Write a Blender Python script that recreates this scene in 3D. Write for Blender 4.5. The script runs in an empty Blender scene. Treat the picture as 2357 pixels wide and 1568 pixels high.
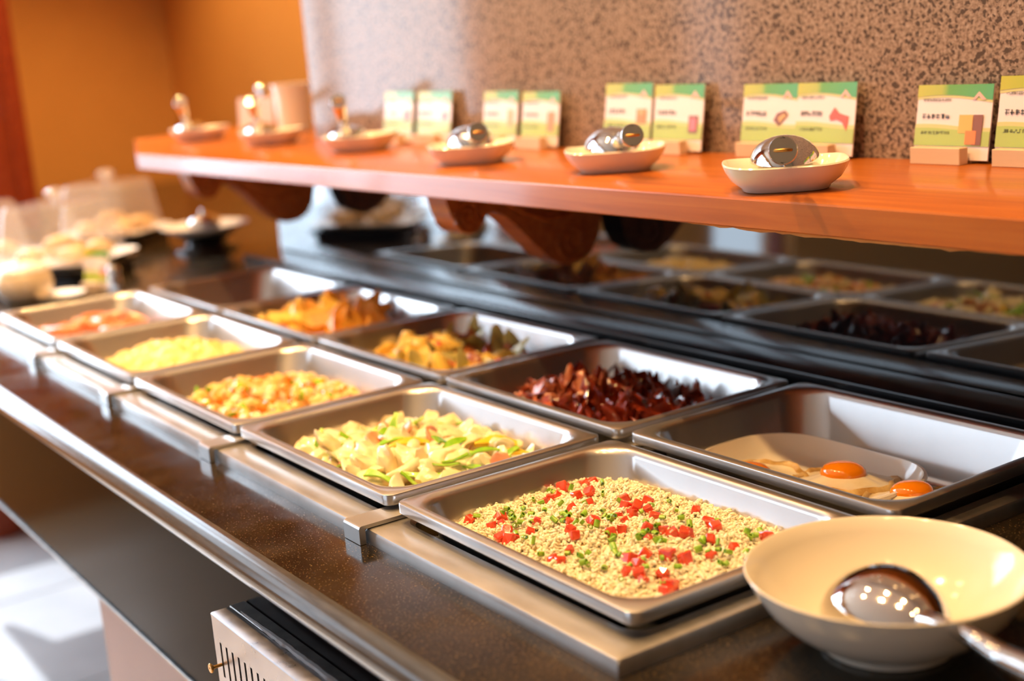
import bpy, bmesh, math, random
import numpy as np
from mathutils import Vector, Matrix, Euler, noise

# ------------------------------------------------------------------ camera
S = bpy.context.scene
C = S.collection
Z0 = 0.90                      # pan rims stand 0.90 m above the floor; local z = 0 is the rim height
IW, IH, FPX = 2357.0, 1568.0, 3096.06
CAMP = Vector((0.9916, -0.5214, 0.3828))
CAMR = Euler((math.radians(77.395941), math.radians(4.38245621), math.radians(55.42549489)), 'XYZ')
cd = bpy.data.cameras.new('camera')
cam = bpy.data.objects.new('camera', cd); C.objects.link(cam)
cam.location = CAMP + Vector((0, 0, Z0)); cam.rotation_euler = CAMR
cd.sensor_width = 36.0; cd.lens = FPX * 36.0 / IW; cd.clip_start = 0.02; cd.clip_end = 60
cd.dof.use_dof = True; cd.dof.focus_distance = 1.16; cd.dof.aperture_fstop = 3.2
S.camera = cam

# ------------------------------------------------------------------ world, lights, exposure
S.view_settings.view_transform = 'Standard'; S.view_settings.look = 'None'
S.view_settings.gamma = 1.0; S.view_settings.use_curve_mapping = False
S.view_settings.exposure = 0.22
wd = bpy.data.worlds.new('world'); S.world = wd; wd.use_nodes = True
wd.node_tree.nodes['Background'].inputs[0].default_value = (0.75, 0.87, 1.0, 1)
wd.node_tree.nodes['Background'].inputs[1].default_value = 1.0

def area(name, loc, rot, sx, sy, power, col):
    l = bpy.data.lights.new(name, 'AREA'); l.shape = 'RECTANGLE'; l.size = sx; l.size_y = sy
    l.energy = power; l.color = col
    o = bpy.data.objects.new(name, l); C.objects.link(o); o.location = Vector(loc) + Vector((0, 0, Z0)); o.rotation_euler = rot
    return o
DAY = (0.72, 0.87, 1.0)
# daylight through the tall windows of the left wall, plus an added front fill window
area('daylight_left_window', (-3.18, -0.355, 0.55), (0, math.radians(-90), 0), 2.1, 1.17, 62, DAY)
area('daylight_narrow_window', (-3.18, -2.07, 0.55), (0, math.radians(-90), 0), 2.1, 0.42, 8, DAY)
area('daylight_high_window', (-3.18, -3.345, 1.05), (0, math.radians(-90), 0), 0.88, 2.08, 13, DAY)
area('daylight_high_window', (-3.18, -1.40, 1.05), (0, math.radians(-90), 0), 0.88, 0.88, 5, DAY)
area('front_window_fill', (-0.6, -4.68, 0.45), (math.radians(90), 0, 0), 3.4, 2.2, 9, DAY)
sl = bpy.data.lights.new('sun', 'SUN'); sl.energy = 4.0; sl.angle = math.radians(.6); sl.color = (.92, .96, 1.0)
sun = bpy.data.objects.new('sun', sl); C.objects.link(sun); sun.location = (-4, -1, 3); sun.rotation_euler = Vector((1, .3, -1.0)).to_track_quat('-Z', 'Y').to_euler()
WARM = (1.0, 0.58, 0.22)
LAMPS = [(x, y, e * (.18 if x > .5 else 1.25 if x > 0 else 1)) for x in (0.75, 0.1, -0.55, -1.2, -1.9, -2.5) for y, e in ((-0.32, 52), (0.20, 36))] + [(-2.75, .70, 130)]  # last lamp is an extra, added to brighten the orange pillar wall

# ------------------------------------------------------------------ helpers
random.seed(7)
R = random.Random(11)
CR = CAMR.to_matrix()
def ray(u, v):
    return CAMP, CR @ Vector(((u - IW / 2) / FPX, -(v - IH / 2) / FPX, -1.0))
def onz(u, v, z):
    o, d = ray(u, v); return o + d * ((z - o.z) / d.z)
def ony(u, v, y):
    o, d = ray(u, v); return o + d * ((y - o.y) / d.y)
def hit(u, v, H, z0=0.0, z1=-0.07):
    o, d = ray(u, v)
    for i in range(141):
        z = z0 + (z1 - z0) * i / 140.0
        p = o + d * ((z - o.z) / d.z)
        if p.z <= H(p.x, p.y): return p
    return p

def link(name, me, mat=None, parent=None, smooth=False):
    o = bpy.data.objects.new(name, me); C.objects.link(o)
    if mat is not None and len(me.materials) == 0: me.materials.append(mat)
    if parent is not None: o.parent = parent
    if smooth: sm(me)
    return o
def sm(me, ang=40):
    me.polygons.foreach_set('use_smooth', [True] * len(me.polygons))
    try: me.set_sharp_from_angle(angle=math.radians(ang))
    except Exception: pass
def bm_mesh(name, bm):
    me = bpy.data.meshes.new(name); bmesh.ops.recalc_face_normals(bm, faces=bm.faces[:]); bm.to_mesh(me); bm.free(); return me
def obj(name, bm, mat, parent=None, smooth=True, ang=40):
    me = bm_mesh(name, bm)
    if smooth: sm(me, ang)
    return link(name, me, mat, parent)
def empty(name, loc=(0, 0, 0), rz=0.0):
    o = bpy.data.objects.new(name, None); C.objects.link(o); o.location = loc; o.rotation_euler = (0, 0, rz)
    o.empty_display_size = 0.02
    return o
def tag(o, label, cat, group=None, kind=None):
    o['label'] = label; o['category'] = cat
    if group: o['group'] = group
    if kind: o['kind'] = kind
    return o
def structure(o, label=None):
    o['kind'] = 'structure'
    if label: o['label'] = label
    return o
def box(bm, x0, x1, y0, y1, z0, z1, bev=0.0, seg=2):
    r = bmesh.ops.create_cube(bm, size=1.0)
    vs = r['verts']
    for v in vs:
        v.co = Vector((x0 + (v.co.x + .5) * (x1 - x0), y0 + (v.co.y + .5) * (y1 - y0), z0 + (v.co.z + .5) * (z1 - z0)))
    if bev > 0:
        es = list({e for v in vs for e in v.link_edges})
        bmesh.ops.bevel(bm, geom=es, offset=bev, segments=seg, profile=.5, affect='EDGES')
def rrect(x0, x1, y0, y1, r, z, n=6):
    r = max(1e-4, min(r, (x1 - x0) / 2 - 1e-4, (y1 - y0) / 2 - 1e-4))
    out = []
    for cx, cy, a0 in ((x1 - r, y1 - r, 0), (x0 + r, y1 - r, 90), (x0 + r, y0 + r, 180), (x1 - r, y0 + r, 270)):
        for i in range(n + 1):
            a = math.radians(a0 + 90.0 * i / n)
            out.append((cx + r * math.cos(a), cy + r * math.sin(a), z))
    return out
def loft(bm, rings, close=True, cap0=False, cap1=False):
    rv = [[bm.verts.new(p) for p in r] for r in rings]
    n = len(rv[0])
    for a, b in zip(rv[:-1], rv[1:]):
        for i in range(n if close else n - 1):
            j = (i + 1) % n
            bm.faces.new((a[i], a[j], b[j], b[i]))
    if cap0: bm.faces.new(rv[0])
    if cap1: bm.faces.new(rv[-1])
    return rv
def lathe(bm, prof, n=40, cx=0, cy=0, cz=0, cap0=False, cap1=False, sy=1.0):
    rings = [[(cx + r * math.cos(2 * math.pi * i / n), cy + sy * r * math.sin(2 * math.pi * i / n), cz + z) for i in range(n)] for r, z in prof]
    return loft(bm, rings, True, cap0, cap1)
def tube(bm, pts, rad, n=14, flat=1.0, caps=True):
    pts = [Vector(p) for p in pts]; rings = []
    if not isinstance(rad, (list, tuple)): rad = [rad] * len(pts)
    for i, p in enumerate(pts):
        t = (pts[min(i + 1, len(pts) - 1)] - pts[max(i - 1, 0)]).normalized()
        up = Vector((0, 0, 1)) if abs(t.z) < .95 else Vector((1, 0, 0))
        a = t.cross(up).normalized(); b = a.cross(t).normalized()
        rings.append([tuple(p + a * rad[i] * math.cos(2 * math.pi * k / n) + b * rad[i] * flat * math.sin(2 * math.pi * k / n)) for k in range(n)])
    loft(bm, rings, True, caps, caps)
def extrude_poly(bm, pts2, f, d0, d1):
    """pts2 closed outline; f(a, b, d) -> 3D"""
    loft(bm, [[f(a, b, d0) for a, b in pts2], [f(a, b, d1) for a, b in pts2]], True, True, True)

# ------------------------------------------------------------------ materials
def mat(name, col=(.8, .8, .8), rough=.5, metal=0.0, **kw):
    m = bpy.data.materials.new(name); m.use_nodes = True
    b = m.node_tree.nodes['Principled BSDF']
    b.inputs['Base Color'].default_value = (*col, 1); b.inputs['Roughness'].default_value = rough; b.inputs['Metallic'].default_value = metal
    for k, v in kw.items():
        b.inputs[k.replace('_', ' ')].default_value = v
    return m
def nt(m): return m.node_tree, m.node_tree.nodes['Principled BSDF']
def node(t, ty, **kw):
    n = t.nodes.new(ty)
    for k, v in kw.items():
        if k in n.inputs: n.inputs[k].default_value = v
        else: setattr(n, k, v)
    return n
def ramp(t, stops, interp='LINEAR'):
    n = t.nodes.new('ShaderNodeValToRGB'); n.color_ramp.interpolation = interp
    e = n.color_ramp.elements
    while len(e) < len(stops): e.new(.5)
    for x, (p, c) in zip(e, stops): x.position = p; x.color = (*c, 1) if len(c) == 3 else c
    return n
def coords(t, scale=(1, 1, 1), kind='Object'):
    tc = t.nodes.new('ShaderNodeTexCoord'); mp = t.nodes.new('ShaderNodeMapping'); mp.inputs['Scale'].default_value = scale
    t.links.new(tc.outputs[kind], mp.inputs['Vector']); return mp.outputs['Vector']
def noisy(name, stops, scale=30, rough=.4, detail=4, bump=0.0, bscale=None, vec=(1, 1, 1), rr=None, dist=0.0, bdist=.002, **kw):
    m = mat(name, rough=rough, **kw); t, b = nt(m); v = coords(t, vec)
    n = node(t, 'ShaderNodeTexNoise', Scale=scale, Detail=detail, Distortion=dist); t.links.new(v, n.inputs['Vector'])
    r = ramp(t, stops); t.links.new(n.outputs['Fac'], r.inputs[0]); t.links.new(r.outputs[0], b.inputs['Base Color'])
    if bump:
        n2 = node(t, 'ShaderNodeTexNoise', Scale=bscale or scale * 2, Detail=3); t.links.new(v, n2.inputs['Vector'])
        bp = node(t, 'ShaderNodeBump', Strength=bump, Distance=bdist); t.links.new(n2.outputs['Fac'], bp.inputs['Height']); t.links.new(bp.outputs[0], b.inputs['Normal'])
    if rr:
        n3 = node(t, 'ShaderNodeTexNoise', Scale=rr[2], Detail=3); t.links.new(v, n3.inputs['Vector'])
        mr = node(t, 'ShaderNodeMapRange'); mr.inputs['To Min'].default_value = rr[0]; mr.inputs['To Max'].default_value = rr[1]
        mr.inputs['From Min'].default_value = .2; mr.inputs['From Max'].default_value = .8
        t.links.new(n3.outputs['Fac'], mr.inputs['Value']); t.links.new(mr.outputs[0], b.inputs['Roughness'])
    return m

def steel_mat(name, c0, c1, r1, r2, fac, scale=9, bscale=500, bump=.012, vec=(1, 1, 1)):
    """worn stainless steel: a polished lobe and a brushed lobe"""
    m = noisy(name, [(.3, c0), (.7, c1)], scale=scale, rough=r1, metal=1.0, bump=bump, bscale=bscale, vec=vec, rr=(r1 * .85, r1 * 1.15, scale), bdist=.0004)
    t, b = nt(m); b2 = t.nodes.new('ShaderNodeBsdfPrincipled'); b2.inputs['Metallic'].default_value = 1.0; b2.inputs['Roughness'].default_value = r2
    for k in ('Base Color', 'Normal'):
        if b.inputs[k].links: t.links.new(b.inputs[k].links[0].from_socket, b2.inputs[k])
    mx = t.nodes.new('ShaderNodeMixShader'); mx.inputs[0].default_value = fac
    t.links.new(b.outputs[0], mx.inputs[1]); t.links.new(b2.outputs[0], mx.inputs[2])
    t.links.new(mx.outputs[0], t.nodes['Material Output'].inputs['Surface'])
    return m
STEEL = steel_mat('brushed_steel', (.62, .60, .58), (.73, .71, .69), .16, .44, .45)
FLANGE = steel_mat('worn_steel', (.46, .44, .42), (.58, .56, .54), .24, .50, .5, 18, 300, .015, (1, 3, 1))
CHROME = mat('chrome', (.78, .76, .73), .07, 1.0)
DARKSTEEL = noisy('dull_steel', [(.3, (.24, .23, .22)), (.7, (.42, .40, .38))], scale=40, rough=.4, metal=1.0, bump=.1, bscale=200, bdist=.0006)
BRASS = mat('brass', (.55, .30, .08), .3, 1.0)
BLACK = mat('slot_shade_black', (.006, .006, .006), .6)
CERAMIC = mat('cream_ceramic', (.82, .76, .65), .12)
WHITE = mat('white_ceramic', (.86, .85, .83), .15)

def stone_mat():
    m = mat('speckled_dark_stone', rough=.12); t, b = nt(m); v = coords(t)
    n1 = node(t, 'ShaderNodeTexNoise', Scale=22, Detail=5); t.links.new(v, n1.inputs['Vector'])
    r1 = ramp(t, [(.35, (.010, .008, .006)), (.7, (.032, .023, .014))]); t.links.new(n1.outputs['Fac'], r1.inputs[0])
    n2 = node(t, 'ShaderNodeTexNoise', Scale=620, Detail=2); t.links.new(v, n2.inputs['Vector'])
    r2 = ramp(t, [(.60, (0, 0, 0)), (.72, (1, 1, 1))]); t.links.new(n2.outputs['Fac'], r2.inputs[0])
    mx = node(t, 'ShaderNodeMix', data_type='RGBA'); t.links.new(r2.outputs[0], mx.inputs[0]); t.links.new(r1.outputs[0], mx.inputs[6]); mx.inputs[7].default_value = (.17, .11, .045, 1)
    t.links.new(mx.outputs[2], b.inputs['Base Color'])
    n3 = node(t, 'ShaderNodeTexNoise', Scale=18, Detail=3); t.links.new(v, n3.inputs['Vector'])
    mr = node(t, 'ShaderNodeMapRange'); mr.inputs['From Min'].default_value = .3; mr.inputs['From Max'].default_value = .7; mr.inputs['To Min'].default_value = .10; mr.inputs['To Max'].default_value = .22
    t.links.new(n3.outputs['Fac'], mr.inputs['Value']); t.links.new(mr.outputs[0], b.inputs['Roughness'])
    return m
STONE = stone_mat()
NOSE = noisy('polished_grey_stone_edge', [(.3, (.05, .047, .045)), (.7, (.085, .08, .078))], scale=60, rough=.16, vec=(.4, 3, 3))
BLACKSTONE = mat('polished_black_stone', (.006, .006, .007), .035, 0, IOR=2.1)
APRON = mat('glossy_black_panel', (.008, .006, .006), .14, 0, IOR=1.11, Specular_IOR_Level=.2)
LEDGE = noisy('black_stone_ledge', [(.35, (.006, .006, .007)), (.7, (.014, .014, .016))], scale=60, rough=.16)

def granite_mat():
    m = mat('pink_beige_granite', rough=.10, Specular_IOR_Level=.2); t, b = nt(m); v = coords(t)
    n1 = node(t, 'ShaderNodeTexNoise', Scale=225, Detail=4, Roughness=.65); t.links.new(v, n1.inputs['Vector'])
    r1 = ramp(t, [(.34, (.05, .038, .032)), (.43, (.23, .165, .125)), (.55, (.37, .275, .21)), (.68, (.48, .375, .30))]); t.links.new(n1.outputs['Fac'], r1.inputs[0])
    vo = node(t, 'ShaderNodeTexVoronoi', Scale=280); t.links.new(v, vo.inputs['Vector'])
    sp = t.nodes.new('ShaderNodeSeparateColor'); t.links.new(vo.outputs['Color'], sp.inputs[0])
    r2 = ramp(t, [(.78, (0, 0, 0)), (.82, (1, 1, 1))]); t.links.new(sp.outputs[0], r2.inputs[0])
    mx = node(t, 'ShaderNodeMix', data_type='RGBA'); t.links.new(r2.outputs[0], mx.inputs[0]); t.links.new(r1.outputs[0], mx.inputs[6]); mx.inputs[7].default_value = (.10, .075, .062, 1)
    t.links.new(mx.outputs[2], b.inputs['Base Color'])
    return m
GRANITE = granite_mat()
ORANGE = noisy('orange_wall_paint', [(.3, (.70, .345, .09)), (.7, (.76, .385, .105))], scale=3, rough=.7)
def wood_mat(name, c0, c1, c2, rough):
    m = mat(name, rough=rough); t, b = nt(m); v = coords(t, (1.2, 22, 22))
    n1 = node(t, 'ShaderNodeTexNoise', Scale=4, Detail=6, Distortion=.6); t.links.new(v, n1.inputs['Vector'])
    r1 = ramp(t, [(.3, c0), (.5, c1), (.72, c2)]); t.links.new(n1.outputs['Fac'], r1.inputs[0]); t.links.new(r1.outputs[0], b.inputs['Base Color'])
    bp = node(t, 'ShaderNodeBump', Strength=.08, Distance=.001); t.links.new(n1.outputs['Fac'], bp.inputs['Height']); t.links.new(bp.outputs[0], b.inputs['Normal'])
    b.inputs['Coat Weight'].default_value = .2; b.inputs['Specular IOR Level'].default_value = .25; b.inputs['Coat Roughness'].default_value = .08
    return m
WOOD = wood_mat('red_lacquered_wood', (.36, .090, .009), (.45, .120, .013), (.51, .150, .019), .34)
BRACKETWOOD = wood_mat('carved_brown_wood', (.24, .055, .012), (.33, .085, .018), (.40, .12, .028), .45)
DOORWOOD = wood_mat('red_brown_door_wood', (.20, .022, .004), (.30, .040, .006), (.36, .06, .01), .4)
PALEWOOD = noisy('pale_beech_wood', [(.3, (.62, .44, .28)), (.7, (.74, .56, .38))], scale=6, rough=.5, vec=(1, 8, 8))
MAUVE = noisy('pink_brown_panel', [(.3, (.36, .24, .22)), (.7, (.40, .27, .25))], scale=3, rough=.5)
CEIL = mat('ceiling_paint', (.62, .52, .42), .8)
PLAIN = mat('tan_wall_paint', (.45, .28, .14), .8)

def tile_mat():
    m = mat('pale_floor_tile', rough=.25); t, b = nt(m); v = coords(t)
    n1 = node(t, 'ShaderNodeTexNoise', Scale=3.5, Detail=5, Distortion=.5); t.links.new(v, n1.inputs['Vector'])
    r1 = ramp(t, [(.3, (.62, .63, .64)), (.7, (.78, .78, .78))]); t.links.new(n1.outputs['Fac'], r1.inputs[0]); t.links.new(r1.outputs[0], b.inputs['Base Color'])
    return m
TILE = tile_mat()
GROUT = mat('grey_grout', (.22, .22, .22), .8)

def clear_mat(name, tint=(1, 1, 1), haze=.06):
    m = bpy.data.materials.new(name); m.use_nodes = True; t = m.node_tree; t.nodes.clear()
    out = t.nodes.new('ShaderNodeOutputMaterial'); tr = t.nodes.new('ShaderNodeBsdfTransparent'); gl = t.nodes.new('ShaderNodeBsdfGlossy'); df = t.nodes.new('ShaderNodeBsdfDiffuse')
    tr.inputs[0].default_value = (*tint, 1); gl.inputs['Roughness'].default_value = .05; df.inputs[0].default_value = (.9, .9, .92, 1)
    fr = t.nodes.new('ShaderNodeFresnel'); fr.inputs[0].default_value = 1.5
    ge = t.nodes.new('ShaderNodeNewGeometry'); mu = t.nodes.new('ShaderNodeMath'); mu.operation = 'MULTIPLY'; iv = t.nodes.new('ShaderNodeMath'); iv.operation = 'SUBTRACT'; iv.inputs[0].default_value = 1
    t.links.new(ge.outputs['Backfacing'], iv.inputs[1]); t.links.new(fr.outputs[0], mu.inputs[0]); t.links.new(iv.outputs[0], mu.inputs[1])
    m1 = t.nodes.new('ShaderNodeMixShader'); m1.inputs[0].default_value = haze; t.links.new(tr.outputs[0], m1.inputs[1]); t.links.new(df.outputs[0], m1.inputs[2])
    m2 = t.nodes.new('ShaderNodeMixShader'); t.links.new(mu.outputs[0], m2.inputs[0]); t.links.new(m1.outputs[0], m2.inputs[1]); t.links.new(gl.outputs[0], m2.inputs[2])
    t.links.new(m2.outputs[0], out.inputs[0]); return m
ACRYLIC = clear_mat('clear_acrylic', (.97, .97, .98), .19)
PANE = clear_mat('window_glass', (.97, .98, 1), .0)

# ------------------------------------------------------------------ the setting
FLOORZ = -Z0
CEILZ = 1.85
fl = empty('floor', (0, 0, FLOORZ)); structure(fl, 'pale grey tiled floor with dark joints')
bm = bmesh.new(); box(bm, -4.0, 3.2, -4.8, 1.6, -.06, -.004); obj('grout_bed', bm, GROUT, fl, smooth=False)
bm = bmesh.new(); box(bm, -.2975, .2975, -.2975, .2975, -.004, 0, .0015, 1); tile_me = bm_mesh('tile', bm); tile_me.materials.append(TILE)
for i in range(3, 15):
    for j in range(11):
        o = link('tile', tile_me, None, fl); o.location = (-5.7 + .6 * i, -4.5 + .6 * j, 0)
bm = bmesh.new(); box(bm, -3.2, 3.2, -4.8, 1.6, CEILZ, CEILZ + .1); box(bm, -4.0, -3.2, .24, 1.6, CEILZ, CEILZ + .1); structure(obj('ceiling', bm, CEIL, None, False), 'plain cream painted ceiling')
bm = bmesh.new(); box(bm, -1.30, 3.2, .600, 1.6, .19, CEILZ); structure(obj('wall_back', bm, GRANITE, None, False), 'polished pink beige granite wall with black speckles')
bm = bmesh.new(); box(bm, -4.0, -1.30, 1.30, 1.6, FLOORZ, CEILZ); structure(obj('wall_recess', bm, ORANGE, None, False), 'shaded orange painted wall beside the granite')
bm = bmesh.new(); box(bm, -1.56, 3.2, .625, 1.6, FLOORZ, .19); structure(obj('wall_lower', bm, PLAIN, None, False), 'wall base behind the counter')
bm = bmesh.new(); box(bm, -4.0, -3.862, .24, 1.30, FLOORZ, CEILZ); box(bm, -3.862, -3.2, .24, .36, FLOORZ, CEILZ); structure(obj('wall_left', bm, ORANGE, None, False), 'bright orange painted pillar wall')
bm = bmesh.new()
box(bm, -3.2, -2.90, .24, .50, FLOORZ, CEILZ); box(bm, -2.91, -2.885, .455, .50, FLOORZ, CEILZ, .006); box(bm, -2.91, -2.885, .24, .30, FLOORZ, CEILZ, .006)
structure(obj('trim_1', bm, DOORWOOD, None, False), 'red brown wooden door frame at the orange wall')
# left window wall: sill, head, jambs; a double window and a narrow one
bm = bmesh.new(); box(bm, -3.2, -3.0, -4.8, .24, 1.60, CEILZ); box(bm, -3.2, -3.0, -4.8, -4.4, FLOORZ, 1.60); box(bm, -3.2, -3.0, -2.29, -1.85, FLOORZ, -.50); box(bm, -3.2, -3.0, -.95, .24, FLOORZ, -.50)
for ya, yb in ((-4.4, -2.29), (-1.85, -.95)): box(bm, -3.2, -3.0, ya, yb, FLOORZ, .60); box(bm, -3.2, -3.0, ya, yb, 1.50, 1.60)
structure(obj('wall_window', bm, ORANGE, None, False), 'wall around the tall windows')
for wn, ya, yb, npn, wh, wz in (('window_1', -.95, .24, 2, 2.1, -.50), ('window_3', -2.29, -1.85, 1, 2.1, -.50), ('window_4', -1.85, -.95, 1, .90, .60), ('window_5', -4.4, -2.29, 2, .90, .60)):
    yc = (ya + yb) / 2; hw = (yb - ya) / 2
    w1 = empty(wn, (-3.1, yc, wz)); structure(w1, 'tall wooden framed window')
    for k in range(npn + 1):
        y = -hw + 2 * hw * k / npn
        bm = bmesh.new(); box(bm, -.04, .04, max(-hw, y - .018), min(hw, y + .018), 0, wh, .003, 1); obj('mullion', bm, DOORWOOD, w1, False)
    for k in range(npn):
        bm = bmesh.new(); box(bm, -.004, .004, -hw + 2 * hw * k / npn + .018, -hw + 2 * hw * (k + 1) / npn - .018, .04, wh - .04); obj('pane', bm, PANE, w1, False)
    bm = bmesh.new(); box(bm, -.04, .04, -hw, hw, 0, .04); box(bm, -.04, .04, -hw, hw, wh - .04, wh); obj('window_rail', bm, DOORWOOD, w1, False)
# front wall with a wide window added for cool fill light, right wall
bm = bmesh.new(); box(bm, -3.2, -2.4, -4.8, -4.55, FLOORZ, CEILZ); box(bm, 1.2, 3.2, -4.8, -4.55, FLOORZ, CEILZ); box(bm, -2.4, 1.2, -4.8, -4.55, FLOORZ, -.70); box(bm, -2.4, 1.2, -4.8, -4.55, 1.6, CEILZ)
structure(obj('wall_front', bm, PLAIN, None, False), 'tan wall across the room with an added wide window')
w2 = empty('added_window', (-.6, -4.6, -.70)); structure(w2, 'wide window added in the far wall for cool fill light')
for k in range(5):
    bm = bmesh.new(); x = -1.8 + .9 * k; box(bm, x - .03, x + .03, -.04, .04, 0, 2.3, .004); obj('mullion', bm, DOORWOOD, w2, False)
for k in range(4):
    bm = bmesh.new(); x = -1.8 + .9 * k; box(bm, x + .03, x + .87, -.004, .004, 0, 2.3); obj('pane', bm, PANE, w2, False)
bm = bmesh.new(); box(bm, 3.0, 3.2, -4.8, 1.1, FLOORZ, CEILZ); structure(obj('wall_right', bm, PLAIN, None, False), 'tan wall at the end of the counter')

# downlights in the ceiling; the last one is added for the orange wall
lamp_bm = bmesh.new(); lathe(lamp_bm, [(.062, -.004), (.062, -.010), (.048, -.012), (.043, 0.0), (.040, .03)], 24); lamp_ring = bm_mesh('lamp_ring', lamp_bm); sm(lamp_ring); lamp_ring.materials.append(CHROME)
for x, y, e in LAMPS:
    d = empty('ceiling_downlight', (x, y, CEILZ)); tag(d, 'small round recessed warm downlight in the ceiling', 'light', 'ceiling downlights')
    link('lamp_ring', lamp_ring, None, d)
    l = bpy.data.lights.new('bulb', 'SPOT'); l.energy = e; l.color = WARM; l.spot_size = math.radians(95); l.spot_blend = .6; l.shadow_soft_size = .028
    lo = bpy.data.objects.new('bulb', l); C.objects.link(lo); lo.parent = d; lo.location = (0, 0, -.03)

# ------------------------------------------------------------------ the counter
PITCH, PW, PD, PG = .33732, .325, .2425, .016
STZ = -.031
ct = empty('buffet_counter', (0, 0, FLOORZ)); tag(ct, 'long dark speckled stone buffet counter with rounded front edge', 'counter')
def rel(o): o.location.z -= FLOORZ; return o       # parts are modelled in rim coordinates
bm = bmesh.new()
for a in ((-2.90, -1.338, -.108, .535), (.328, 1.5, -.108, .535), (-1.338, .328, -.108, -.004), (-1.338, .328, .498, .535)):
    box(bm, a[0], a[1], a[2], a[3], STZ - .034, STZ)
rel(obj('stone_top', bm, STONE, ct, False))
bm = bmesh.new()
prof = [(-.108 - .017 * math.sin(math.pi * i / 14), STZ - .017 + .017 * math.cos(math.pi * i / 14)) for i in range(15)]
loft(bm, [[(x, a, b) for a, b in prof] for x in (-2.90, 1.5)], True, True, True)
rel(obj('rounded_edge', bm, NOSE, ct, True))
bm = bmesh.new(); box(bm, -2.90, 1.5, -.100, -.082, -.245, STZ - .034, .001, 1); rel(obj('front_apron', bm, APRON, ct, False))
bm = bmesh.new(); box(bm, -2.90, 1.5, -.103, -.080, -.249, -.245, .0008, 1); rel(obj('apron_trim', bm, DARKSTEEL, ct, False))
bm = bmesh.new(); box(bm, -.66, 1.5, -.088, -.05, FLOORZ, -.249, .002, 1); rel(obj('support_panel', bm, MAUVE, ct, False))
bm = bmesh.new(); box(bm, -2.90, 1.5, .46, .52, FLOORZ, STZ - .034); rel(obj('rear_panel', bm, MAUVE, ct, False))
bm = bmesh.new(); box(bm, -1.56, 1.5, .535, .6245, STZ - .034, .002, .003, 2); rel(obj('raised_ledge', bm, LEDGE, ct, True))
# back splash: polished black stone, leaning forward a little
bm = bmesh.new()
x0, x1 = -1.55, 1.5
zz0, zz1 = .003, .2035
ybot, ytop = .603, .603 + .0278 * .2
loft(bm, [[(x, ybot - .0102 * (x + .3), zz0), (x, ytop - .0102 * (x + .3), zz1), (x, .624, zz1), (x, .624, zz0)] for x in (x0, x1)], True, True, True)
tag(obj('back_splash', bm, BLACKSTONE, None, False), 'mirror polished black stone panel under the wooden shelf', 'panel')

bm = bmesh.new(); box(bm, -3.85, -1.565, 0, .755, 0, .034); box(bm, -3.85, -1.565, .0, .06, -(Z0 + STZ - .034), 0)
o = obj('side_counter', bm, STONE, None, False); o.location = (0, .537, STZ - .034); tag(o, 'dark stone counter slab reaching into the corner by the orange wall', 'counter')

# warmer wells (steel flange + tank), one for each column
def well(k):
    xl = -k * PITCH - .0062; xr = -k * PITCH + PW + .0058
    if k == 0: xr = .345
    if k == 4: xl = -4 * PITCH - .02
    y0, y1 = -.028, .526
    ix0, ix1, iy0, iy1 = -k * PITCH + .0075, -k * PITCH + PW - .0065, .0085, .494
    t = empty('warmer_well', ((xl + xr) / 2, .25, -.12))
    off = Vector((-(xl + xr) / 2, -.25, .12))
    def tr(r): return [tuple(Vector(p) + off) for p in r]
    bm = bmesh.new()
    g = .0012
    loft(bm, [tr(rrect(xl + g, xr - g, y0, y1, .0015, STZ)), tr(rrect(xl + g, xr - g, y0, y1, .0015, -.0215)), tr(rrect(xl + g + .0012, xr - g - .0012, y0 + .0012, y1 - .0012, .003, -.0188)),
              tr(rrect(xl + g + .0035, xr - g - .0035, y0 + .0035, y1 - .0035, .003, -.018)), tr(rrect(ix0 - .004, ix1 + .004, iy0 - .004, iy1 + .004, .02, -.018)), tr(rrect(ix0, ix1, iy0, iy1, .018, -.021))])
    obj('flange', bm, FLANGE, t, True, 30)
    bm = bmesh.new(); loft(bm, [tr(rrect(ix0, ix1, iy0, iy1, .018, -.021)), tr(rrect(ix0, ix1, iy0, iy1, .018, -.12))], True, False, True); obj('tank', bm, DARKSTEEL, t, True, 30)
    lab = ['steel food warmer well under the rice and fried egg pans', 'steel food warmer well under the potato slices and bacon pans', 'steel food warmer well under the diced stew and potato cabbage pans',
           'steel food warmer well under the scrambled egg and orange wedges pans', 'steel food warmer well under the sausage pan and the empty pan'][k]
    tag(t, lab, 'food warmer', 'warmer wells in the counter')
for k in range(5): well(k)
barlab = ['steel divider bar between the rice pan and the potato slices pan', 'steel divider bar between the potato slices pan and the diced stew pan', 'steel divider bar between the diced stew pan and the scrambled egg pan', 'steel divider bar between the scrambled egg pan and the sausage pan']
for k in range(4):
    cx = -k * PITCH - .0125 - .0
    bm = bmesh.new(); w = .0145
    pr = [(-.0365, STZ + .0005), (-.0365, -.0165), (-.0355, -.0145), (-.0335, -.0138), (.527, -.0138), (.527, -.0172), (-.0305, -.0172), (-.0305, STZ + .0005)]
    loft(bm, [[(x, a - .25, b + .031) for a, b in pr] for x in (-w, -w + .0008, w - .0008, w)], True, True, True)
    o = obj('divider_bar', bm, STEEL, None, True, 25); o.location = (cx, .25, -.031); tag(o, barlab[k], 'divider bar', 'divider bars between pans')

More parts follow.
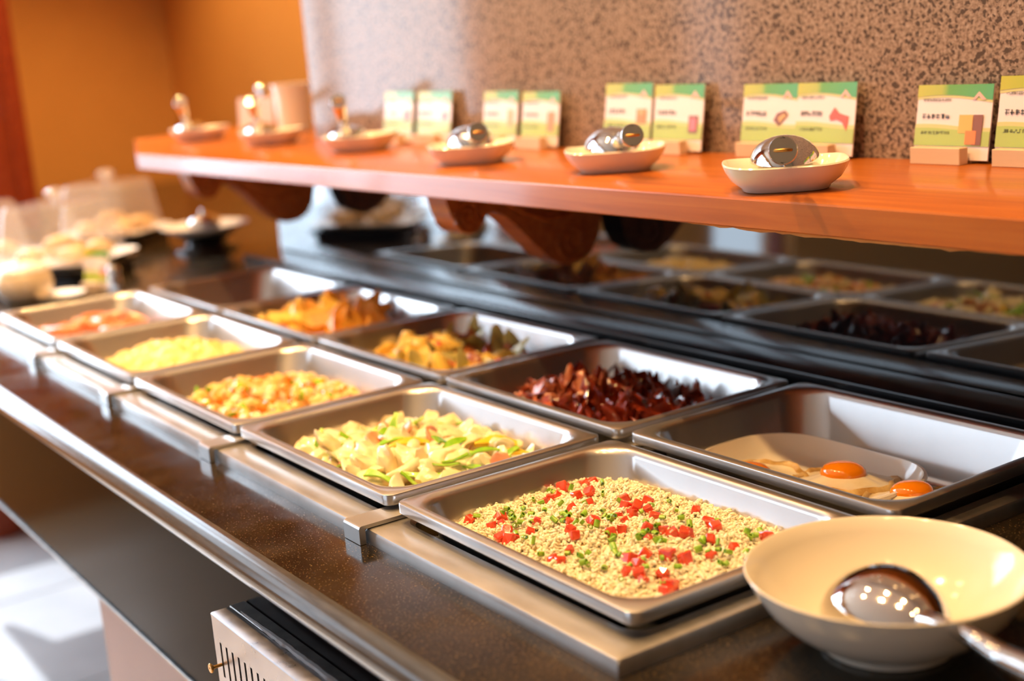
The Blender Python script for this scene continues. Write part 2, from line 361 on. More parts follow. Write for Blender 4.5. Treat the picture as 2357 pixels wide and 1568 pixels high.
# pans
def pan_mesh():
    hx, hy = PW / 2, PD / 2
    bm = bmesh.new()
    def rr(i, r, z): return rrect(-hx + i, hx - i, -hy + i, hy - i, r, z, 8)
    prof = [(.0012, .009, -.0105), (0, .010, -.0092), (0, .010, -.0016), (.0005, .0095, -.0005), (.0016, .009, 0), (.0085, .030, 0), (.0105, .034, -.0006), (.0120, .036, -.0022), (.0135, .037, -.006), (.0265, .040, -.056),
            (.0300, .041, -.0625), (.0360, .040, -.066), (.044, .038, -.067)]
    loft(bm, [rr(*p) for p in prof], True, False, True)
    # outside of the body
    loft(bm, [rr(*p) for p in [(.0012, .009, -.0105), (.0115, .036, -.0095), (.0250, .040, -.058), (.0355, .041, -.0685), (.044, .038, -.0688)]], True, False, True)
    me = bm_mesh('food_pan', bm); sm(me, 35); me.materials.append(STEEL); return me
PAN = pan_mesh()
PANS = {}
panlab = {(0, 0): 'stainless steel pan full of fried rice with tomato dice', (0, 1): 'stainless steel pan holding the platter of fried eggs', (1, 0): 'stainless steel pan of pale potato slices with green onion', (1, 1): 'stainless steel pan of dark red braised bacon',
          (2, 0): 'stainless steel pan of orange diced vegetable stew', (2, 1): 'stainless steel pan of yellow potatoes with meat and cabbage', (3, 0): 'stainless steel pan full of scrambled eggs', (3, 1): 'stainless steel pan of orange fried wedges',
          (4, 0): 'stainless steel pan of pink sausage pieces', (4, 1): 'empty stainless steel pan at the rear corner of the row'}
jit = {(0, 0): (0.004, -.001, -.2, .001), (0, 1): (.004, .003, .3, .0035), (1, 0): (-.002, .001, .15, 0), (1, 1): (0, .002, -.2, .002), (2, 0): (.001, 0, .1, 0), (2, 1): (.002, .003, .2, .002), (3, 0): (0, 0, -.1, 0), (3, 1): (-.001, .003, 0, .001), (4, 0): (0, 0, 0, 0), (4, 1): (0, .003, 0, .001)}
for (k, r), lab in panlab.items():
    o = link('food_pan', PAN); jx, jy, ja, jz = jit[(k, r)]
    o.location = (-k * PITCH + PW / 2 + jx, r * (PD + PG) + PD / 2 + jy, jz); o.rotation_euler.z = math.radians(ja)
    tag(o, lab, 'food pan', 'steel pans in the warmer'); PANS[(k, r)] = o
def inner(k, r, m=.034):
    o = PANS[(k, r)]; return o.location.x - PW / 2 + m, o.location.x + PW / 2 - m, o.location.y - PD / 2 + m, o.location.y + PD / 2 - m

# ------------------------------------------------------------------ food
def nz(x, y, s=1.0, o=0.0): return noise.noise(Vector((x * s, y * s, o)))
def heap(k, r, zc, ze, bump=.004, bs=40, m=.030, cx=.5, cy=.5, p=2.6):
    x0, x1, y0, y1 = inner(k, r, m)
    def H(x, y):
        a = (x - x0) / (x1 - x0); b = (y - y0) / (y1 - y0)
        ra = (a - cx) / (cx if a < cx else 1 - cx); rb = (b - cy) / (cy if b < cy else 1 - cy)
        d = (abs(ra) ** p + abs(rb) ** p) ** (1 / p)
        if d > 1.12: return -.2
        return ze + (zc - ze) * max(0, 1 - d * d) + bump * nz(x, y, bs, k * 7 + r) - max(0, d - .97) * .12
    H.b = (x0, x1, y0, y1); return H
def food_mat(name, c0, c1, scale=90, rough=.32, bump=.25, **kw):
    return noisy(name, [(.3, c0), (.7, c1)], scale=scale, rough=rough, bump=bump, bscale=scale * 2.2, bdist=.0012, **kw)
M_RICE = mat('cooked_rice', (.94, .85, .60), .38, 0, Subsurface_Weight=.25, Subsurface_Scale=.004)
M_RICE.node_tree.nodes['Principled BSDF'].inputs['Subsurface Radius'].default_value = (1, .8, .4)
M_RICESHADE = food_mat('rice_crevice_shade', (.60, .40, .12), (.80, .62, .28), 160, .45)  # browner than the grains, to paint the shade in the crevices between them
M_TOM = food_mat('tomato_flesh', (.64, .038, .014), (.82, .12, .055), 120, .16, .15, Coat_Weight=.4)
M_CHIVE = food_mat('chive_green', (.14, .36, .015), (.36, .58, .06), 200, .35, .1)
M_POT = food_mat('pale_potato', (.80, .64, .30), (.90, .82, .56), 45, .24, .2, Coat_Weight=.3)
M_ONION = food_mat('translucent_onion', (.82, .76, .50), (.92, .88, .70), 35, .18, .12, Coat_Weight=.5)
M_GREEN = food_mat('green_onion_leaf', (.16, .48, .015), (.46, .72, .07), 60, .25, .1, Coat_Weight=.3)
M_YELLOW = food_mat('yellow_pepper', (.78, .50, .02), (.88, .64, .06), 60, .2, .1, Coat_Weight=.4)
M_HAM = food_mat('pink_ham', (.62, .22, .10), (.72, .34, .18), 70, .3, .15)
M_BACON = food_mat('dark_red_bacon', (.10, .008, .003), (.36, .045, .012), 45, .2, .5, Coat_Weight=.6)
M_BACON2 = food_mat('fatty_bacon', (.40, .06, .02), (.62, .24, .11), 50, .25, .4, Coat_Weight=.4)
M_WEDGE = food_mat('fried_orange_wedge', (.72, .28, .02), (.86, .46, .07), 50, .35, .4)
M_WEDGE2 = food_mat('fried_yellow_wedge', (.84, .52, .07), (.90, .66, .18), 50, .35, .4)
M_BROWN = food_mat('browned_meat', (.30, .07, .015), (.52, .17, .05), 60, .3, .5)
M_CABB = food_mat('braised_cabbage', (.50, .42, .10), (.70, .62, .26), 40, .3, .3)
M_EGG = food_mat('scrambled_egg', (.80, .56, .15), (.88, .72, .32), 60, .4, .4)
M_SAUS = food_mat('pink_sausage', (.72, .20, .08), (.82, .36, .18), 60, .22, .2, Coat_Weight=.5)
M_CARROT = food_mat('orange_carrot', (.74, .20, .015), (.86, .34, .04), 60, .25, .2, Coat_Weight=.3)
M_TOFU = food_mat('golden_tofu', (.80, .50, .12), (.88, .64, .26), 60, .3, .3, Coat_Weight=.3)
M_WHITE = food_mat('egg_white', (.84, .70, .42), (.92, .86, .68), 40, .22, .35, Coat_Weight=.3)
M_CRUST = food_mat('browned_egg_edge', (.50, .27, .06), (.78, .58, .26), 90, .35, .5)
M_YOLK = food_mat('egg_yolk', (.86, .22, .004), (.92, .30, .008), 30, .12, .03, Coat_Weight=.5)

def chunk(seed, sx, sy, sz, amp=.18, sub=2, cut=0):
    bm = bmesh.new(); bmesh.ops.create_icosphere(bm, subdivisions=sub, radius=1.0); rg = random.Random(seed)
    pl = [(Vector((rg.gauss(0, 1), rg.gauss(0, 1), rg.gauss(0, 1))).normalized(), rg.uniform(.45, .75)) for _ in range(cut)]
    for v in bm.verts:
        d = v.co.normalized(); q = v.co * (1 + amp * noise.noise(d * 1.7 + Vector((seed * 3.1, seed, 0))))
        for n, h in pl:
            s = q.dot(n) - h
            if s > 0: q = q - n * s
        v.co = Vector((q.x * sx, q.y * sy, q.z * sz))
    me = bm_mesh('chunk', bm); sm(me, 50); return me
def dice(seed, s, bev=.12):
    rg = random.Random(seed); bm = bmesh.new(); bmesh.ops.create_cube(bm, size=s)
    for v in bm.verts: v.co += Vector((rg.uniform(-1, 1), rg.uniform(-1, 1), rg.uniform(-1, 1))) * s * .14
    bmesh.ops.bevel(bm, geom=bm.edges[:], offset=s * bev, segments=1, affect='EDGES')
    me = bm_mesh('dice', bm); return me
def slab(seed, L, Wd, T, curl=.25, ragged=.15, nx=7, ny=5):
    """curved slice with rounded outline and thickness"""
    rg = random.Random(seed); bm = bmesh.new(); n = 16; rings = []
    def P(r, a, z):
        rr = r * (1 + ragged * noise.noise(Vector((math.cos(a) * 1.3, math.sin(a) * 1.3, seed * 2.3))))
        x, y = L / 2 * rr * math.cos(a), Wd / 2 * rr * math.sin(a)
        return (x, y, z + curl * (x * x / L - y * y / Wd * .4))
    for r, z in ((.35, T * .5), (.8, T * .48), (.97, T * .25), (1, 0), (.97, -T * .25), (.8, -T * .48), (.35, -T * .5)):
        rings.append([P(r, 2 * math.pi * i / n, z) for i in range(n)])
    loft(bm, rings, True, True, True)
    me = bm_mesh('slice', bm); sm(me, 60); return me
def strip(seed, L, Wd, T, wave=.3, turns=1.0, n=12):
    rg = random.Random(seed); bm = bmesh.new(); rings = []
    for i in range(n):
        t = i / (n - 1); x = (t - .5) * L * (1 - wave * .3); z = L * wave * .22 * math.sin(turns * 2 * math.pi * t + seed); y = L * wave * .12 * math.sin(3.1 * t + seed)
        tw = wave * 1.1 * math.sin(2.2 * t + seed); w = Wd / 2 * (.8 + .3 * math.sin(5 * t + seed * 2)); c, s = math.cos(tw), math.sin(tw)
        q = [(-w, -T), (-w * .3, -T * 1.3), (w * .4, -T * .8), (w, -T), (w, T), (w * .4, T * 1.2), (-w * .3, T * .7), (-w, T)]
        rings.append([(x, y + a * c - b * s, z + a * s + b * c) for a, b in q])
    loft(bm, rings, True, True, True); me = bm_mesh('strip', bm); sm(me, 50); return me
def wedge(seed, L, w):
    rg = random.Random(seed); bm = bmesh.new(); n = 7; rings = []
    for i in range(n):
        t = i / (n - 1); s = max(.12, math.sin(math.pi * (.06 + .88 * t)) ** .7); x = (t - .5) * L; z0 = .22 * L * (2 * t - 1) ** 2
        rings.append([(x, -w * .5 * s, z0), (x, 0, z0 + w * .75 * s), (x, w * .5 * s, z0), (x, w * .3 * s, z0 - w * .28 * s), (x, -w * .3 * s, z0 - w * .28 * s)])
    loft(bm, rings, True, True, True)
    for v in bm.verts: v.co += Vector((rg.uniform(-1, 1), rg.uniform(-1, 1), rg.uniform(-1, 1))) * w * .05
    me = bm_mesh('wedge', bm); sm(me, 38); return me
def withmat(meshes, m):
    for me in meshes:
        me.materials.clear(); me.materials.append(m)
    return meshes
def put(name, me, p, rot, sc, lab, cat, grp):
    o = link(name, me); o.location = p; o.rotation_euler = rot; o.scale = (sc, sc, sc) if not isinstance(sc, tuple) else sc
    return tag(o, lab, cat, grp)
def scatter(name, meshes, n, H, lift, tilt, lab, cat, grp, s0=.8, s1=1.2, box_=None, inset=.012, under=False, mind=0.0):
    x0, x1, y0, y1 = box_ or H.b; got = []
    tries = 0
    while len(got) < n and tries < n * 60:
        tries += 1
        x = R.uniform(x0 + inset, x1 - inset); y = R.uniform(y0 + inset, y1 - inset); z = H(x, y)
        if z < -.066: continue
        if any((x - a) ** 2 + (y - b) ** 2 < mind * mind for a, b in got): continue
        got.append((x, y))
        put(name, R.choice(meshes), (x, y, max(z, -.062) + lift * R.uniform(.3, 1)), (R.gauss(0, tilt), R.gauss(0, tilt), R.uniform(0, 6.28)), R.uniform(s0, s1), lab, cat, grp)
def bed(name, H, m, lab, cat, res=46, parent=None, drop=.004):
    """the closed mass of food that fills the pan under the loose pieces"""
    x0, x1, y0, y1 = H.b; bm = bmesh.new(); g = {}
    for i in range(res + 1):
        for j in range(res + 1):
            x = x0 + (x1 - x0) * i / res; y = y0 + (y1 - y0) * j / res
            h = H(x, y); g[i, j] = bm.verts.new((x, y, max(h - drop, -.0655)))
    for i in range(res):
        for j in range(res):
            bm.faces.new((g[i, j], g[i + 1, j], g[i + 1, j + 1], g[i, j + 1]))
    rim = [g[i, 0] for i in range(res + 1)] + [g[res, j] for j in range(1, res + 1)] + [g[i, res] for i in range(res - 1, -1, -1)] + [g[0, j] for j in range(res - 1, 0, -1)]
    low = [bm.verts.new((v.co.x, v.co.y, -.0665)) for v in rim]
    for i in range(len(rim)):
        j = (i + 1) % len(rim); bm.faces.new((rim[i], low[i], low[j], rim[j]))
    bm.faces.new(low)
    o = obj(name, bm, m, parent)
    return tag(o, lab, cat, None, 'stuff')

# --- fried rice (front pan nearest the frame's end)
HR = heap(0, 0, -.012, -.0235, .0055, 30, m=.0185, p=6)
rice = bed('fried_rice', HR, M_RICESHADE, 'loose fried rice filling the front steel pan', 'rice', 60)
nv = []; nf = []
rg = np.random.default_rng(5)
def grain_base(n=5):
    v = [(-1, 0, 0)]
    for x, r in ((-.62, .78), (.1, 1.0), (.68, .72)):
        v += [(x, r * math.cos(2 * math.pi * i / n), r * math.sin(2 * math.pi * i / n)) for i in range(n)]
    v.append((1, 0, 0)); f = []
    for i in range(n):
        j = (i + 1) % n; f.append((0, 1 + j, 1 + i))
        for k in range(2):
            a = 1 + k * n; f.append((a + i, a + j, a + n + j)); f.append((a + i, a + n + j, a + n + i))
        f.append((1 + 2 * n + i, 1 + 2 * n + j, len(v) - 1))
    return np.array(v), np.array(f)
GV, GF = grain_base()
def grains(name, H, n, m, parent, L=.0031, r=.00118, spread=.0035, extra=()):
    x0, x1, y0, y1 = H.b; V = []; F = []; c = 0
    pts = []
    while len(pts) < n:
        x = rg.uniform(x0 + .001, x1 - .001); y = rg.uniform(y0 + .001, y1 - .001)
        q = nz(x, y, 230, 3) * .5 + nz(x, y, 110, 9) * .5
        if rg.uniform(-.6, .35) > q: continue
        h = H(x, y)
        if h < -.06: continue
        pts.append((x, y, h - .003 + max(0, q) * .010 + rg.uniform(-.001, .0022)))
    pts += list(extra)
    for x, y, z in pts:
        e = Euler((rg.uniform(0, 6.3), rg.normal(0, .55), rg.uniform(0, 6.3))).to_matrix()
        s = rg.uniform(.8, 1.2); A = np.array(e) @ np.diag((L * s * rg.uniform(.85, 1.15), r * s, r * s))
        V.append(GV @ A.T + np.array((x, y, z))); F.append(GF + c); c += len(GV)
    V = np.concatenate(V); F = np.concatenate(F)
    me = bpy.data.meshes.new(name); me.from_pydata(V.tolist(), [], F.tolist()); me.update(); me.polygons.foreach_set('use_smooth', [True] * len(me.polygons))
    o = link(name, me, m, parent); o['kind'] = 'stuff'; return o
grains('rice_grain', HR, 19000, M_RICE, rice, .0027, .00128)
tom = withmat([dice(i, .0105) for i in range(6)], M_TOM)
T7 = [(1660, 230), (1715, 225), (1520, 255), (1440, 325), (1610, 310), (1705, 290), (1390, 360), (1480, 315), (1700, 360), (1580, 395), (1930, 345), (2090, 345), (2020, 385), (1990, 430), (1940, 380), (2100, 400), (2140, 450), (1095, 460), (885, 480), (1110, 500), (1035, 515), (1140, 560), (1165, 605), (1105, 600), (1295, 555), (1345, 485), (1565, 495), (1575, 540), (1725, 480), (1900, 450), (1940, 480), (1920, 535), (1840, 565), (1600, 580), (2090, 525), (2205, 545), (2265, 570), (2340, 570), (2100, 600), (1565, 675), (1450, 745), (1500, 755), (2080, 710), (1970, 745), (2030, 780), (2230, 715), (2335, 740), (1960, 830), (2040, 840), (2065, 890), (2190, 840), (2245, 920), (2225, 960)]
T8 = [(235, 510), (270, 535), (75, 565), (230, 605), (395, 665), (235, 725), (60, 740), (130, 410), (610, 590), (205, 500)]
G7 = [(935, 445), (1170, 425), (1140, 400), (1250, 395), (1245, 445), (1105, 435), (1170, 465), (1190, 510), (1235, 490), (1305, 430), (1370, 355), (1395, 405), (1450, 285), (1505, 360), (1320, 335), (1540, 440), (1515, 430), (1560, 440), (1520, 480), (1460, 470), (1605, 490), (1650, 490), (1665, 430), (1670, 365), (1790, 295), (1785, 220), (1575, 255), (1310, 485), (1705, 520), (1750, 500), (1800, 450), (1840, 465), (1860, 445), (1790, 410), (1910, 345), (2120, 375), (2050, 415), (2240, 345), (2320, 455), (2080, 485), (2160, 510), (2145, 560), (2195, 455), (2290, 410), (2070, 555), (2030, 590), (2150, 610), (2180, 620), (1855, 590), (1825, 560), (1320, 610), (1260, 590), (1200, 565), (1160, 580), (1370, 705), (1550, 700), (1635, 715), (1690, 700), (1660, 760), (1690, 775), (1800, 795), (1880, 695), (1910, 710), (1965, 705), (1860, 655), (2060, 745), (2080, 790), (1970, 785), (2190, 730), (2260, 695), (2290, 790), (1915, 875), (2210, 895), (2245, 890), (1430, 280), (1470, 290), (1550, 450), (1535, 425), (1165, 440), (1185, 460), (2085, 550), (2060, 570), (2165, 600), (2195, 610), (1850, 605), (1865, 580)]
G8 = [(30, 460), (90, 500), (170, 620), (75, 700), (500, 590), (520, 580), (540, 575), (285, 675), (350, 690), (300, 765), (340, 770), (220, 690), (280, 625), (660, 585), (480, 550), (280, 480), (150, 670), (10, 790), (570, 550), (470, 690), (180, 610), (85, 520)]
LT = 'small red tomato cube scattered over the fried rice'
LG = 'tiny green chive ring scattered over the fried rice'
for ox, L in ((780, T7), (1557, T8)):
    for a, b in L:
        p = hit(ox + a / 2.946, 1036 + b / 2.946, lambda x, y: HR(x, y) + .0015)
        put('tomato_cube', R.choice(tom), p, (R.uniform(-.6, .6), R.uniform(-.6, .6), R.uniform(0, 6)), R.uniform(.55, 1.0), LT, 'tomato', 'tomato cubes on the rice')
def ring_mesh(seed):
    bm = bmesh.new(); n = 8; l = .0022; ro = .0026; ri = .0018
    loft(bm, [[(r * math.cos(2 * math.pi * i / n) * .8, r * math.sin(2 * math.pi * i / n), z) for i in range(n)] for r, z in ((ri, -l), (ro, -l), (ro, l), (ri, l), (ri, -l))])
    me = bm_mesh('chive_ring', bm); sm(me, 45); me.materials.append(M_CHIVE); return me
ring = ring_mesh(0)
for ox, L in ((780, G7), (1557, G8)):
    for a, b in L:
        p = hit(ox + a / 2.946, 1036 + b / 2.946, lambda x, y: HR(x, y) + .004)
        put('chive_ring', ring, p, (R.uniform(0, 3), R.uniform(0, 3), R.uniform(0, 6)), (R.uniform(.7, 1.1), R.uniform(.7, 1.1), R.uniform(.6, 1.6)), LG, 'chive', 'chive rings on the rice')

# --- pale potato slices with green onion (front, second)
H1 = heap(1, 0, -.022, -.037, .009, 26, m=.026, cx=.52, cy=.5, p=3.5)
tag(bed('vegetable_broth', heap(1, 0, -.040, -.048, .003, 30, m=.0225, p=6), M_POT, 'pale cooking juice and soft vegetables under the potato slices', 'vegetables'), 'pale cooking juice and soft vegetables under the potato slices', 'vegetables', None, 'stuff')
pot = withmat([chunk(i, .026, .019, .011, .35, 3, 3) for i in range(5)] + [chunk(15 + i, .020, .016, .012, .45, 3, 4) for i in range(4)] + [slab(i, .046, .034, .011, .4, .3) for i in range(2)], M_POT)
oni = withmat([slab(20 + i, .036, .022, .005, 1.2, .2) for i in range(4)], M_ONION)
ham = withmat([slab(40 + i, .034, .026, .0045, .5, .25) for i in range(3)], M_HAM)
GP = 'vegetables in the potato pan'
scatter('potato_slice', pot, 74, H1, .006, .55, 'pale cooked potato slice in the pan with green onion', 'potato', 'pale potato slices', .7, 1.1, mind=.012)
scatter('onion_petal', oni, 20, H1, .010, .35, 'translucent curved onion petal lying among the potato slices', 'onion', 'onion petals', .8, 1.2, mind=.016)
scatter('ham_slice', ham, 9, H1, .011, .45, 'pink ham slice lying among the pale potato slices', 'ham', 'ham slices', .8, 1.1, mind=.03)
grn = withmat([strip(i, .042, .0095, .0010, .35, .5, 9) for i in range(4)], M_GREEN)
yel = withmat([strip(50 + i, .050, .014, .002, .35, .5, 9) for i in range(2)], M_YELLOW)
GO = [(580, 1080, 75), (560, 1130, 70), (620, 1190, 60), (1180, 960, 20), (1420, 990, 0), (1570, 985, -50), (960, 1030, 60), (1040, 1020, 65), (1090, 1010, 80), (1050, 1090, 10), (1500, 1110, 55), (1440, 1100, 60), (1500, 1180, -20), (1470, 1200, -10), (1420, 1220, -30), (1700, 1150, 20), (1780, 1215, 35), (1850, 1190, 40), (1000, 1330, -30), (1210, 1345, -10), (1280, 1305, -10), (1410, 1350, 20), (1620, 1270, -50), (700, 1240, 40), (820, 1080, 10), (720, 1090, -10)]
for a, b, r_ in GO:
    p = hit(540 + a / 2.946, 650 + b / 2.946, lambda x, y: H1(x, y) + .012)
    put('green_onion_strip', R.choice(grn), p, (R.uniform(-.5, .5), R.uniform(-.5, .5) - (.9 if r_ > 65 else 0), math.radians(56 + r_)), R.uniform(.75, 1.15), 'bright green onion strip lying on the potato slices', 'green onion', 'green onion strips')
for a, b, r_ in ((1130, 1130, 25), (1180, 1110, 25), (1950, 1170, 0), (1770, 1100, 10)):
    p = hit(540 + a / 2.946, 650 + b / 2.946, lambda x, y: H1(x, y) + .013)
    put('yellow_pepper_strip', R.choice(yel), p, (R.uniform(-.3, .3), R.uniform(-.2, .2), math.radians(56 + r_)), R.uniform(.8, 1.1), 'yellow pepper strip lying on the potato slices', 'pepper', 'yellow pepper strips')

# --- diced stew (front, third)
H2 = heap(2, 0, -.024, -.036, .007, 36, m=.026)
bed('stew_sauce', heap(2, 0, -.038, -.046, .003, 30, m=.0225, p=6), M_TOFU, 'thick orange sauce under the diced stew', 'stew')
GD = 'diced stew pieces'
for nm, mt, cnt, s, lab in (('tofu_cube', M_TOFU, 130, .013, 'small golden tofu cube in the orange diced stew'), ('carrot_cube', M_CARROT, 70, .012, 'small orange carrot cube in the diced stew'), ('potato_cube', M_POT, 36, .012, 'small pale potato cube in the orange diced stew'), ('pepper_square', M_GREEN, 16, .013, 'small green pepper square in the orange diced stew')):
    scatter(nm, withmat([dice(i + 9, s, .2) for i in range(4)], mt), cnt, H2, .008, 1.0, lab, nm.split('_')[0], nm.split('_')[0] + ' pieces in the stew', .7, 1.25)
for a, b in ((430, 915), (450, 922), (465, 908), (540, 955), (560, 950), (490, 905)):
    p = hit(a, b, lambda x, y: H2(x, y) + .008)
    put('pepper_square', withmat([slab(70, .022, .014, .003, .8, .2)], M_GREEN)[0], p, (R.uniform(-.8, .8), R.uniform(-.8, .8), R.uniform(0, 6)), 1.2, 'small green pepper square in the orange diced stew', 'pepper', 'pepper pieces in the stew')

# --- scrambled eggs (front, fourth)
H3 = heap(3, 0, -.008, -.034, .010, 55, m=.0245, cx=.55, cy=.55)
HH3 = lambda x, y: H3(x, y) + .005 * abs(nz(x, y, 120, 4)) + .004 * nz(x, y, 200, 8)
HH3.b = H3.b
bed('scrambled_eggs', HH3, M_EGG, 'soft heap of yellow scrambled eggs in a steel pan', 'scrambled eggs', 110, drop=0)

# --- sausages (front, fifth)
H4 = heap(4, 0, -.028, -.038, .004, 30, m=.025)
bed('sausage_sauce', heap(4, 0, -.040, -.046, .002, 30, m=.0225, p=6), M_CARROT, 'orange oily sauce under the sausages', 'sauce')
def saus(seed):
    bm = bmesh.new(); pts = []; rad = []
    for i in range(9):
        t = i / 8; pts.append(((t - .5) * .06, .008 * (2 * t - 1) ** 2, 0)); rad.append(.0095 * max(.35, math.sin(math.pi * (.08 + .84 * t)) ** .35))
    tube(bm, pts, rad, 10); me = bm_mesh('sausage', bm); sm(me, 50); return me
scatter('sausage', withmat([saus(1)], M_SAUS), 30, H4, .010, .2, 'short pink sausage in the steel pan by the white crockery', 'sausage', 'sausages in the pan', .75, 1.1, mind=.02)

# --- fried eggs on a platter (rear, first)
pl = bmesh.new()
px0, px1, py0, py1 = .032, .250, .292, .436
def pr_(i, r, z): return rrect(px0 + i, px1 - i, py0 + i, py1 - i, r, z, 8)
loft(pl, [pr_(.030, .04, -.0625), (pr_(.022, .045, -.0625)), pr_(.010, .052, -.048), pr_(.0, .056, -.0275), pr_(.0005, .056, -.0255), pr_(.003, .054, -.025), pr_(.010, .05, -.042), pr_(.020, .046, -.050), pr_(.04, .03, -.051)], True, True, True)
o = obj('egg_platter', pl, CERAMIC); tag(o, 'white rounded ceramic platter holding fried eggs in a steel pan', 'platter')
def fried_egg(p, rz, tx, ty, s, yo, lab):
    t = empty('fried_egg', p, rz); t.rotation_euler = (tx, ty, rz); t.scale = (s, s, 1.3 * s)
    bm = bmesh.new(); n = 48
    def P(r, a, z):
        k = 1 + .10 * noise.noise(Vector((math.cos(a) * 1.6, math.sin(a) * 1.6, p[0] * 40))) + .05 * noise.noise(Vector((math.cos(a) * 5, math.sin(a) * 5, p[1] * 30)))
        return (.043 * r * k * math.cos(a), .039 * r * k * math.sin(a), z + (.0012 * noise.noise(Vector((r * 4 * math.cos(a), r * 4 * math.sin(a), p[0] * 9)))) * r)
    loft(bm, [[P(r, 2 * math.pi * i / n, z) for i in range(n)] for r, z in ((.9, -.0015), (1.0, .0004), (1.02, .0030), (.97, .0052), (.86, .0042), (.65, .0052), (.45, .0074), (.3, .0082), (.1, .0085))], True, True, True)
    obj('egg_white', bm, M_WHITE, t, True, 70)
    bm = bmesh.new(); n = 60
    loft(bm, [[tuple(Vector(P(r, 2 * math.pi * i / n, z)) + Vector((0, 0, .0012 * noise.noise(Vector((math.cos(i * .9) * 5, math.sin(i * 1.3) * 5, i)))))) for i in range(n)] for r, z in ((1.0, .0002), (1.06, .0030), (1.0, .0062), (.90, .0050), (.90, .001), (1.0, .0002))])
    obj('browned_edge', bm, M_CRUST, t, True, 70)
    bm = bmesh.new(); lathe(bm, [(.0178, .0065), (.0182, .0082), (.0172, .0106), (.0145, .0128), (.010, .0144), (.005, .0151), (.0008, .0153)], 30, yo[0], yo[1], 0, True, True); obj('yolk', bm, M_YOLK, t)
    return tag(t, lab, 'fried egg', 'fried eggs on the platter')
e2 = onz(1944, 1078, -.028); e1 = onz(1730, 1071, -.029); e3 = onz(2108, 1119, -.022)
fried_egg((e1.x, e1.y, -.049), .4, .04, .0, 1.2, (.0, -.006), 'fried egg at the rounded end of the platter, half hidden by the pan rim')
fried_egg((e2.x, e2.y, -.046), 1.5, -.06, .10, 1.18, (.0, .002), 'fried egg with a whole orange yolk between the two other eggs')
fried_egg((e3.x - .004, e3.y, -.039), 2.6, .0, .14, 1.02, (.0, .0), 'fried egg overlapping the platter edge by the steel pan corner')

# --- bacon (rear, second)
H5 = heap(1, 1, -.020, -.045, .008, 32, m=.026, cx=.48, cy=.55)
bed('bacon_drippings', heap(1, 1, -.040, -.052, .003, 30, m=.0225, p=5), M_BACON, 'dark red drippings under the bacon', 'sauce')
scatter('bacon_strip', withmat([strip(i, .062, .021, .0011, 1.15, 1.7, 22) for i in range(7)], M_BACON), 96, H5, .009, .55, 'dark red glossy bacon strip curled in the rear steel pan', 'bacon', 'dark bacon strips', .55, 1.0, mind=.008)
scatter('fatty_bacon_strip', withmat([strip(30 + i, .048, .019, .0014, 1.1, 1.5, 18) for i in range(5)], M_BACON2), 34, H5, .014, .5, 'pale pink fatty bacon strip lying on the dark bacon', 'bacon', 'pale bacon strips', .6, 1.0, box_=(H5.b[0], H5.b[0] + .13, H5.b[2], H5.b[2] + .12), mind=.010)

# --- potatoes, meat and cabbage (rear, third)
H6 = heap(2, 1, -.021, -.042, .010, 26, m=.026, cx=.42)
bed('potato_gravy', heap(2, 1, -.040, -.050, .003, 30, m=.0225, p=5), M_TOFU, 'brown gravy under the potatoes and cabbage', 'sauce')
xm = (H6.b[0] + H6.b[1]) / 2
scatter('potato_chunk', withmat([chunk(60 + i, .024, .019, .013, .3, 2, 4) for i in range(4)], M_WEDGE2), 34, H6, .010, .7, 'yellow potato chunk beside the braised meat and cabbage', 'potato', 'yellow potato chunks', .75, 1.15, box_=(H6.b[0], H6.b[1] - .03, H6.b[2], H6.b[3] - .05), mind=.015)
scatter('meat_piece', withmat([chunk(70 + i, .020, .014, .010, .4, 2, 3) for i in range(3)], M_BROWN), 20, H6, .012, .7, 'browned meat piece among the yellow potatoes', 'meat', 'braised meat pieces', .7, 1.1, box_=(H6.b[0] + .06, H6.b[1], H6.b[2] + .05, H6.b[3]), mind=.016)
scatter('cabbage_leaf', withmat([slab(80 + i, .05, .03, .003, 2.2, .4) for i in range(4)], M_CABB), 18, H6, .014, .8, 'wilted yellow green cabbage leaf among the braised meat', 'cabbage', 'cabbage leaves', .7, 1.1, box_=(H6.b[0] + .09, H6.b[1], H6.b[2], H6.b[3]), mind=.016)
scatter('tomato_piece', withmat([slab(90, .026, .018, .006, .5, .3)], M_TOM), 8, H6, .015, .6, 'red tomato piece among the potatoes and cabbage', 'tomato', 'tomato pieces with potatoes', .7, 1.0, box_=(H6.b[0] + .05, H6.b[1], H6.b[2] + .02, H6.b[3]), mind=.03)

# --- fried wedges (rear, fourth)
H7 = heap(3, 1, -.012, -.045, .008, 26, m=.026, cx=.52)
bed('wedge_oil', heap(3, 1, -.044, -.052, .002, 30, m=.0225, p=5), M_WEDGE, 'orange oily crumbs under the fried wedges', 'sauce')
scatter('orange_wedge', withmat([wedge(i, .062, .026) for i in range(4)], M_WEDGE), 44, H7, .010, .8, 'crisp orange fried wedge heaped in the rear steel pan', 'potato wedge', 'orange fried wedges', .75, 1.1, mind=.014)
scatter('yellow_wedge', withmat([wedge(10 + i, .064, .030) for i in range(3)], M_WEDGE2), 14, H7, .012, .4, 'yellow fried wedge lying over the orange wedges', 'potato wedge', 'yellow fried wedges', .8, 1.1, box_=(H7.b[0] + .02, H7.b[0] + .17, H7.b[2], H7.b[2] + .10), mind=.02)
